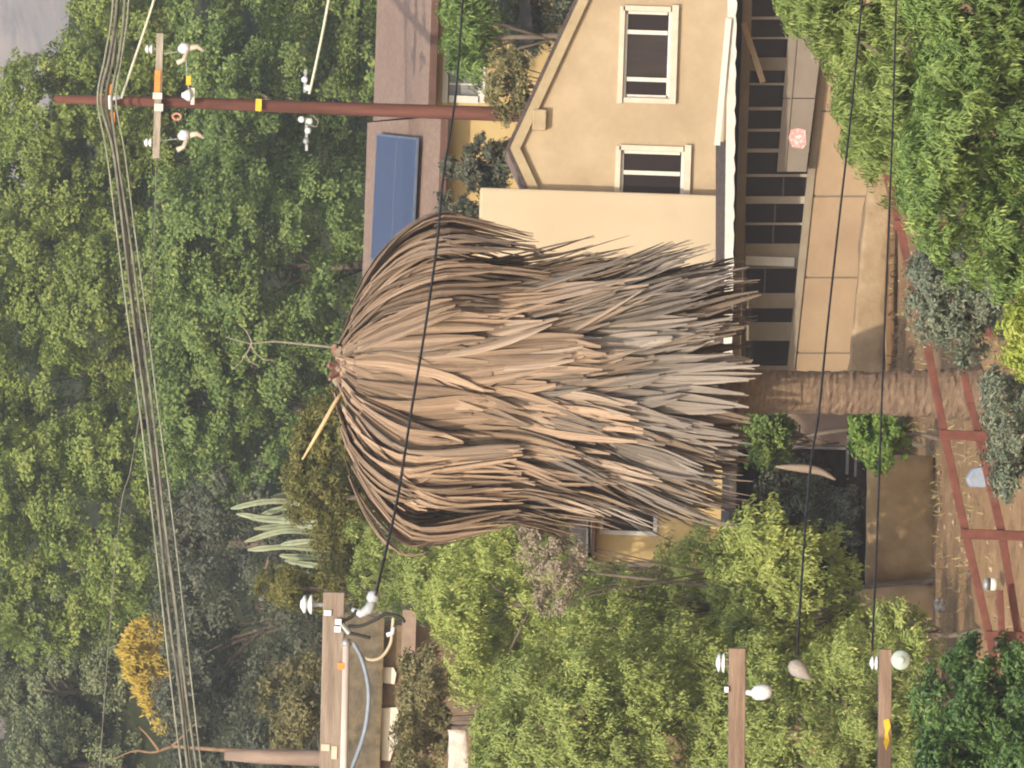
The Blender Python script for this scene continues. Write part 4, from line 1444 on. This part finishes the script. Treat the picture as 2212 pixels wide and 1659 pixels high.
G = 'broad trees filling the hillside behind'
CAN = dict(leaf=0.14, aspect=0.66, clump=0.46, lobe=1.35, layers=2.3, per=120, trunk_r=0.2, sprig=0.3, fuzz=0.27, group=G)
plant('oak_tree', 'tall tree under the bare mountain, at the top of the red-brown pole', 'tree', [(182, -60), (168, 50), (122, 96), (40, 108), (-60, 116), (-60, 560), (300, 600), (430, 420), (440, -60)], 250, 9, oak, seed=1, edge=0.95, **dict(CAN, layers=3.3))
plant('oak_tree', 'dark-gapped tree directly behind the brown roof with the pole', 'tree', [(410, -60), (390, 300), (500, 440), (770, 470), (830, 260), (840, -60)], 236, 8, oak2, seed=2, edge=0.3, **CAN)
plant('oak_tree', 'broad light green tree crossed by the cable bundle beside the pole', 'tree', [(-60, 480), (300, 470), (420, 620), (400, 860), (330, 1000), (100, 1030), (-60, 980)], 246, 9, oak, seed=3, edge=0.3, **CAN)
plant('oak_tree', 'tree behind the solar panel end of the brown roof', 'tree', [(330, 380), (560, 370), (800, 420), (810, 640), (720, 720), (540, 770), (380, 740)], 228, 7, oak2, seed=4, edge=0.3, **CAN)
plant('oak_tree', 'tree directly behind the top of the dead palm', 'tree', [(330, 690), (560, 640), (740, 680), (770, 860), (680, 960), (560, 1060), (400, 1080), (320, 1000)], 230, 7, oak2, seed=5, edge=0.3, **CAN)
plant('oak_tree', 'yellowish green tree above the cable bundle, next to the golden shrub', 'tree', [(-60, 930), (330, 940), (390, 1100), (370, 1280), (250, 1380), (-60, 1380)], 242, 9, oak, seed=6, edge=0.3, **CAN)
plant('pale_tree', 'hazy grey-green tree around the tiny distant house', 'tree', [(40, 1300), (260, 1300), (340, 1450), (330, 1720), (95, 1720), (100, 1610), (60, 1540), (-60, 1540), (-60, 1300)], 256, 8, blue, seed=7, edge=0.3, **CAN)
plant('dark_tree', 'shade-toned dull tree between the golden shrub and the cactus', 'tree', [(340, 1060), (480, 1030), (620, 1060), (720, 1200), (760, 1330), (760, 1720), (380, 1720), (350, 1350)], 220, 7, shade, seed=8, edge=0.3, leaf=0.15, aspect=.5, clump=0.45, lobe=1.1, layers=1.9, per=100, trunk_r=.25)
plant('cypress_tree', 'olive-gold conifer just left of the palm top', 'tree', [(690, 815), (650, 900), (612, 1010), (620, 1120), (690, 1190), (720, 1330), (830, 1330), (830, 1180), (800, 1000), (790, 860)], 163, 3.0, olive, seed=9, leaf=0.11, aspect=.4, clump=.26, lobe=.6, layers=2.2, per=100, trunk_r=.12)
plant('olive_shrub', 'narrow olive spike of foliage below the cactus', 'shrub', [(510, 1262), (580, 1238), (720, 1240), (760, 1320), (600, 1300)], 160, 1.5, olive, seed=10, leaf=0.10, aspect=.35, clump=.2, lobe=.32, layers=2, per=80, trunk_r=.07)
plant('olive_shrub', 'dark olive shrub beside the bare pinkish post', 'shrub', [(560, 1430), (700, 1400), (720, 1600), (660, 1660), (560, 1600)], 165, 2, brownol, seed=31, leaf=0.11, aspect=.45, clump=.26, lobe=.6, layers=1.8, per=80, trunk_r=.07)

plant('olive_shrub', 'olive shrub hiding the foot of the pale cactus', 'shrub', [(672, 1040), (690, 1130), (680, 1240), (740, 1300), (830, 1290), (820, 1040)], 165, 1.6, olive, seed=32, leaf=0.11, aspect=.4, clump=.24, lobe=.5, layers=2.4, per=90, trunk_r=.07)
plant('pale_tree', 'hazy grey-green tree below the tiny distant house', 'tree', [(-60, 1606), (60, 1602), (115, 1640), (300, 1600), (300, 1760), (-60, 1760)], 253, 5, blue, seed=33, edge=0.2, **CAN)
# golden arching shrub
def golden():
    g = np.random.default_rng(5)
    Y = 227.0
    b = P(372, 1440, Y)
    t = thing('golden_shrub', 'golden yellow plume of arching foliage under the cable bundle', 'shrub', (b.x, Y, gz(b.x, Y)))
    c, nr_, tn, ln = [], [], [], []
    for i in range(70):
        dy0 = g.uniform(1345, 1570)
        k = (dy0 - 1335) / 235
        top = 250 + 60 * abs(k - 0.32) ** 1.2 * 2.2 + g.uniform(-8, 14)
        dy1 = dy0 + g.uniform(10, 45) * (k - 0.1)
        yy = Y + g.uniform(-1.2, 1.2)
        a, e = P(365 + g.uniform(-10, 5), dy0, yy), P(top, dy1 - 8, yy)
        for q in range(34):
            u = q / 33
            p = a.lerp(e, math.sin(u * math.pi * 0.5)) + Vector((0.4 * u * u * (k - .4), -0.3 * u, -0.35 * u * u))
            for z in range(3):
                c.append(tuple(p + Vector(g.normal(size=3) * 0.08)))
                tn.append((g.normal() * .5, g.normal() * .4, -1.0 + 0.4 * g.normal()))
                nr_.append((g.normal() * .5 - .3, -0.8, 0.5 + g.normal() * .4))
                ln.append(g.uniform(.14, .30))
    c, nr_, tn, ln = map(np.array, (c, nr_, tn, ln))
    leaf_mesh('crown', c, unit(nr_), tn, ln, ln * .28, np.clip(g.normal(size=len(c)) * .25 + .5, 0, 1), gold, t)
    m = MB()
    for i in range(7):
        a = Vector((b.x + g.uniform(-.2, .2), Y, gz(b.x, Y) - .2))
        m.tube([a, a + Vector((0, 0, 1.2)), P(372, 1400 + i * 16, Y)], [0.06, 0.05, 0.02], 6)
    m.build('stem', bark, t)
golden()

def cactus():
    g = np.random.default_rng(15)
    Y = 168.0
    b = P(700, 1150, Y)
    t = thing('columnar_cactus', 'pale green columnar cactus with upright stems left of the palm', 'cactus', (b.x, Y, gz(b.x, Y)))
    cm = surf('cactus_skin', (0.20, 0.25, 0.15), (0.36, 0.40, 0.26), 3, .8, .3, 20, vec3=(2, 2, .8), c3=(0.30, 0.26, 0.15), s3=2.0)
    stems = [(503, 1092, 640, 1086), (518, 1112, 660, 1108), (560, 1100, 690, 1080), (545, 1128, 700, 1125), (538, 1160, 680, 1150), (560, 1144, 700, 1140), (536, 1186, 700, 1186),
             (600, 1176, 720, 1172), (590, 1200, 720, 1204), (615, 1214, 720, 1222), (575, 1080, 690, 1060), (640, 1130, 740, 1130)]
    for (va, ya, vb_, yb) in stems:
        yy = Y + g.uniform(-.5, .5)
        top, bot = P(va, ya, yy), P(vb_, yb, yy)
        root = Vector((b.x + (bot.x - b.x) * .7, yy, bot.z - 1.6))
        m = MB()
        n = 12
        mid = bot.lerp(top, 0.5) + Vector((g.normal() * 0.07, g.normal() * 0.1, 0))
        path = smooth_path([root, bot, mid, top + Vector((g.normal() * 0.08, 0, g.normal() * 0.12))], 5)
        rr = [0.075 * g.uniform(.85, 1.05) for _ in path]
        rr[-1] = 0.02
        rr[-2] = 0.06
        m.tube(path, rr, n)
        # ribs
        for i, v in enumerate(m.v):
            if (i % n) % 2 == 0:
                cpt = path[min(i // n, len(path) - 1)]
                m.v[i] = tuple(cpt + (Vector(v) - cpt) * 0.72)
        m.build('stem', cm, t)
    m = MB()
    m.tube([(b.x, Y, gz(b.x, Y) - .3), (b.x, Y, P(760, 1150, Y).z)], [.22, .18], 10)
    m.build('base_stem', bark, t, smooth=True)
cactus()

# bare pale branch in front of the canopy
m = MB()
YB_ = 216
path = smooth_path([P(a, b, YB_) for a, b in ((820, 762), (690, 747), (640, 742), (590, 738), (545, 742), (515, 736), (488, 728))])
m.tube(path, [0.045 - 0.03 * i / len(path) for i in range(len(path))], 6)
for q in ([(545, 742), (532, 765), (520, 782), (500, 800)], [(540, 742), (555, 765), (575, 778), (588, 776)], [(545, 741), (532, 715), (515, 700)], [(532, 768), (542, 782), (560, 790)]):
    pp = smooth_path([P(a, b, YB_) for a, b in q])
    m.tube(pp, [0.032 - 0.022 * i / len(pp) for i in range(len(pp))], 5)
m.tube([P(820, 762, YB_), Vector((P(820, 762, YB_).x, YB_, gz(0, YB_) - .3))], [0.08, .1], 6)
o = m.build('bare_tree', palebark, None, smooth=True)
tag(o, 'leafless pale forked tree standing before the canopy above the palm', 'tree')
m = MB()
for q in ([(372, 1612), (395, 1590), (425, 1560)], [(372, 1612), (330, 1625), (290, 1622), (245, 1640)], [(345, 1622), (320, 1590), (300, 1570)]):
    pp = smooth_path([P(a, b, 200) for a, b in q])
    m.tube(pp, [0.05 - 0.035 * i / len(pp) for i in range(len(pp))], 6)
m.tube([P(372, 1612, 200), P(480, 1620, 200), Vector((P(480, 1620, 200).x, 200, 1.5))], [.05, .06, .08], 6)
o = m.build('bare_tree', surf('orange_bark', (0.20, 0.12, 0.07), (0.30, 0.19, 0.115), 5, .9, .2), None, smooth=True)
tag(o, 'leafless orange-brown branching tree under the lower end of the bundle', 'tree')

# shrubs around the back house
plant('pepper_tree', 'bright green weeping tree before the back house window', 'tree', [(962, -60), (1062, -60), (1090, 60), (1062, 150), (1035, 195), (990, 175), (950, 120)], 165, 2.0, feather2, leaf=.12, aspect=.3, clump=.24, lobe=.5, layers=2.2, per=110, droop=True, seed=41, trunk_r=.1)
plant('shrub', 'olive tan shrub at the foot of the red-brown pole', 'shrub', [(1048, 118), (1135, 100), (1160, 170), (1140, 240), (1100, 262), (1052, 225)], 160.5, 1.6, brownol, leaf=.11, aspect=.4, clump=.2, lobe=.42, layers=2.2, per=90, seed=42, trunk_r=.07)
plant('shrub', 'grey-green shrub around the dark beam above the gable', 'shrub', [(1060, -60), (1290, -60), (1230, 40), (1180, 100), (1150, 140), (1080, 120)], 167.5, 2, sage, leaf=.11, aspect=.4, clump=.22, lobe=.5, layers=2.2, per=90, seed=43, trunk_r=.07)
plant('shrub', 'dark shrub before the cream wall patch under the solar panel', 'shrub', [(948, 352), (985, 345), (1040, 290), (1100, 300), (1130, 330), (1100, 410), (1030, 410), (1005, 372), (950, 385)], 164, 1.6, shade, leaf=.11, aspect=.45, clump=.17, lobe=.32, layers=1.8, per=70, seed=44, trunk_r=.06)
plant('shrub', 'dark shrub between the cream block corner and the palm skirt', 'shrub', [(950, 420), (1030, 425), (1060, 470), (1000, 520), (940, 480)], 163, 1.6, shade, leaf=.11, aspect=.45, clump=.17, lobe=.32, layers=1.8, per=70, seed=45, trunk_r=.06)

# left of the palm
LT = dict(aspect=.36, layers=3.1, per=115, droop=True, sprig=.8, edge=.12)
plant('leafy_tree', 'light green tree below the flared end of the palm skirt', 'tree', [(945, 1235), (1010, 1190), (1100, 1150), (1180, 1140), (1230, 1250), (1240, 1420), (1180, 1540), (1010, 1500), (955, 1340)], 135, 3, lime, leaf=.082, clump=.22, lobe=.62, seed=51, trunk_r=.12, **LT)
plant('dry_shrub', 'pinkish dry twiggy shrub among the green trees left of the palm', 'shrub', [(1115, 1120), (1215, 1120), (1275, 1190), (1262, 1330), (1190, 1350), (1130, 1260)], 131.5, 1.2, dry, leaf=.07, aspect=.5, clump=.14, lobe=.3, layers=1.6, per=36, seed=52, trunk_r=.05)
plant('leafy_tree', 'mid green tree below the dark window of the yellow corner', 'tree', [(1262, 1260), (1330, 1268), (1430, 1262), (1470, 1190), (1570, 1165), (1630, 1230), (1640, 1450), (1440, 1520), (1230, 1470), (1215, 1280)], 134, 3, lime2, leaf=.082, clump=.22, lobe=.62, seed=53, trunk_r=.12, **LT)
plant('leafy_tree', 'fresh green tree with ragged shoots in front of the dark recess', 'tree', [(1570, 1185), (1620, 1140), (1680, 1150), (1740, 1170), (1800, 1140), (1860, 1220), (1850, 1300), (1880, 1420), (1720, 1470), (1570, 1450)], 130, 2.6, lime, leaf=.095, clump=.22, lobe=.62, seed=54, trunk_r=.08, base=(1860, 1425), **LT)
plant('leafy_tree', 'large olive green tree behind the middle crossarm', 'tree', [(1050, 1470), (1300, 1390), (1580, 1390), (1690, 1500), (1670, 1750), (1050, 1750)], 128, 3.4, lime2, leaf=.08, clump=.22, lobe=.62, seed=55, trunk_r=.14, **LT)
plant('leafy_tree', 'green tree behind the lowest crossarm', 'tree', [(1620, 1420), (1850, 1400), (1990, 1420), (2010, 1560), (1990, 1750), (1630, 1750)], 124, 3, lime2, leaf=.08, clump=.22, lobe=.62, seed=56, trunk_r=.12, **LT)
plant('brown_shrub', 'brown olive bush over the white shed wall', 'shrub', [(868, 1400), (940, 1370), (985, 1450), (975, 1750), (880, 1750), (850, 1660), (862, 1520)], 146, 2, brownol, leaf=.09, aspect=.45, clump=.2, lobe=.45, layers=2.0, per=100, seed=57, trunk_r=.08)
plant('brown_shrub', 'brown bush below the timber steps and white rubble', 'shrub', [(1000, 1430), (1090, 1500), (1110, 1750), (1030, 1750), (1040, 1600)], 139, 1.6, lime2, leaf=.09, aspect=.45, clump=.2, lobe=.45, layers=2.0, per=100, seed=58, trunk_r=.08)
plant('shrub', 'deep green shrub under the palm skirt beside the trunk', 'shrub', [(1600, 900), (1720, 890), (1730, 960), (1690, 1010), (1610, 1000)], 137.5, 1.2, oak2, leaf=.10, aspect=.5, clump=.18, lobe=.36, layers=2.0, per=90, seed=59, trunk_r=.06)
plant('round_bush', 'rounded bright green bush on the earth beside the palm trunk', 'bush', [(1835, 905), (1880, 880), (1945, 890), (1975, 940), (1950, 1005), (1880, 1020), (1840, 980)], 131, 1.1, bush_m, leaf=.085, aspect=.55, clump=.14, lobe=.3, layers=2.4, per=80, seed=60, trunk_r=.05)
plant('shrub', 'tufted green shrub between wall stub and lowest crossarm', 'shrub', [(1870, 1320), (1940, 1290), (2000, 1330), (2010, 1420), (1900, 1440)], 121, 1.4, lime2, leaf=.10, aspect=.3, clump=.18, lobe=.34, layers=2.2, per=80, seed=61, trunk_r=.06)
plant('laurel_bush', 'glossy deep green bush at the foot of the red fence', 'bush', [(1990, 1440), (2060, 1410), (2140, 1430), (2212, 1370), (2290, 1380), (2290, 1750), (1990, 1750), (1975, 1560)], 104, 2.6, laurel, leaf=.095, aspect=.5, clump=.2, lobe=.5, layers=2.4, per=110, seed=62, trunk_r=.1)

plant('leafy_tree', 'green tree behind the flared tips of the palm skirt and above the shed', 'tree', [(770, 1130), (850, 1180), (960, 1200), (970, 1330), (900, 1400), (860, 1330), (780, 1290)], 157, 2.2, lime2, leaf=.08, clump=.22, lobe=.62, seed=63, trunk_r=.1, **LT)
plant('shrub', 'olive shrub between timber steps and the light green tree', 'shrub', [(985, 1340), (1060, 1320), (1120, 1400), (1100, 1490), (1000, 1450)], 141, 1.6, brownol, leaf=.09, aspect=.45, clump=.2, lobe=.42, layers=2.2, per=100, seed=64, trunk_r=.06)
plant('shrub', 'dim shrub growing in the mouth of the dark recess', 'shrub', [(1640, 1000), (1700, 985), (1800, 1040), (1868, 1060), (1872, 1180), (1740, 1150), (1650, 1090)], 138.2, 1.0, shade, leaf=.10, aspect=.4, clump=.2, lobe=.42, layers=1.5, per=60, seed=65, trunk_r=.05)
plant('leafy_tree', 'soft green bush filling in behind the palm skirt and the dry twiggy shrub', 'tree', [(860, 1190), (940, 1195), (1030, 1165), (1130, 1130), (1225, 1120), (1235, 1250), (1120, 1310), (960, 1310), (880, 1290)], 144, 1.6, lime2, leaf=.08, clump=.22, lobe=.55, seed=66, trunk_r=.08, **dict(LT, layers=2.6))
# right of the palm
plant('pepper_tree', 'large feathery light green tree hanging over the leaning board', 'tree', [(1700, -60), (1722, 25), (1800, 70), (1790, 130), (1845, 180), (1808, 250), (1835, 340), (1900, 330), (1960, 420), (2040, 400), (2060, -60)], 100, 2.4, feather, leaf=.105, aspect=.22, clump=.2, lobe=.5, layers=3.0, per=140, droop=True, seed=71, trunk_r=.12, edge=.4, base=(2150, 60))
plant('pepper_tree', 'deep green feathery tree in the lower right corner', 'tree', [(1990, -60), (2010, 150), (1960, 330), (1950, 430), (2000, 520), (2060, 580), (2130, 580), (2330, 680), (2330, -120), (2000, -120)], 98, 2.6, feather2, leaf=.10, aspect=.26, clump=.2, lobe=.5, layers=3.2, per=140, droop=True, seed=72, trunk_r=.12, edge=.3)
plant('sage_shrub', 'grey-green shrub in front of the fence right of the palm foot', 'shrub', [(1995, 505), (2070, 560), (2150, 560), (2260, 600), (2240, 700), (2140, 720), (2120, 800), (2050, 800), (2005, 740), (1950, 690), (1955, 610)], 108, 1.6, sage, leaf=.075, aspect=.45, clump=.16, lobe=.36, layers=2.0, per=90, seed=73, trunk_r=.06)
plant('sage_shrub', 'low grey-green shrub below the fence posts', 'shrub', [(2130, 800), (2260, 780), (2260, 1090), (2150, 1070), (2118, 960)], 107, 1.6, sage, leaf=.075, aspect=.45, clump=.16, lobe=.36, layers=2.0, per=90, seed=74, trunk_r=.06)
plant('yellow_shrub', 'bright yellow-green leafy sprig at the bottom edge', 'shrub', [(2150, 700), (2180, 660), (2260, 610), (2290, 700), (2290, 820), (2190, 815), (2168, 770)], 94, 1.0, acid, leaf=.08, aspect=.5, clump=.14, lobe=.28, layers=1.7, per=60, seed=75, trunk_r=.05)

# dry grass and clods on the bare yard
def yard_litter():
    g = np.random.default_rng(77)
    n = 9000
    x = g.uniform(-8, 9, n)
    y = g.uniform(113, 150, n)
    keep = (np.sin(x * 1.3 + 1) * np.sin(y * 0.7) + g.normal(size=n) * 0.5) > 0.1
    x, y = x[keep], y[keep]
    n = len(x)
    z = np.array([gz(a, b) for a, b in zip(x, y)])
    ln = g.uniform(0.05, 0.22, n)
    c = np.stack([x, y, z + ln * 0.35], 1)
    nrm = unit(np.stack([g.normal(size=n), -1 + g.normal(size=n) * .5, g.normal(size=n) * .3], 1))
    tan = np.stack([g.normal(size=n) * .5, g.normal(size=n) * .5, np.ones(n)], 1)
    straw = leafmat('straw', (0.20, 0.14, 0.07), (0.38, 0.28, 0.15), (0.30, 0.30, 0.12), trans=0.15)
    o = leaf_mesh('dry_grass', c, nrm, tan, ln, ln * 0.16, np.clip(g.uniform(0, 1.1, n), 0, 1), straw, None)
    tag(o, 'sparse dry straw and weeds on the bare yard', kind='stuff')
    m = MB()
    for i in range(700):
        a, b = g.uniform(-8, 9), g.uniform(114, 150)
        r = g.uniform(0.02, 0.07)
        p = Vector((a, b, gz(a, b) + r * .3))
        q = [p + Vector((g.uniform(.7, 1.2) * r * dx_, g.uniform(.7, 1.2) * r * dy_, g.uniform(.5, .9) * r * dz_)) for dx_, dy_, dz_ in ((1, 0, 0), (-1, 0, 0), (0, 1, 0), (0, -1, 0), (0, 0, 1), (0, 0, -1))]
        m.add(q, [(0, 2, 4), (2, 1, 4), (1, 3, 4), (3, 0, 4), (2, 0, 5), (1, 2, 5), (3, 1, 5), (0, 3, 5)])
    o = m.build('rubble', surf('clods', (0.22, 0.15, 0.09), (0.42, 0.32, 0.22), 3, .95, .3))
    tag(o, 'small stones and clods scattered on the bare yard', kind='stuff')
yard_litter()

# ------------------------------------------------------------------ air
def haze():
    m = MB()
    m.box((0, 1550, 155), (6200, 3500, 360))
    def b(t, out):
        v = N(t, 'ShaderNodeVolumePrincipled')
        v.inputs['Color'].default_value = (0.98, 0.98, 1.0, 1)
        v.inputs['Density'].default_value = 0.00042
        v.inputs['Anisotropy'].default_value = 0.2
        t.links.new(v.outputs[0], out.inputs['Volume'])
    o = m.build('haze', node_mat('thin_air', b))
    tag(o, kind='stuff', label='thin pale haze over the valley')
haze()
print('leaf triangles', TRI[0])
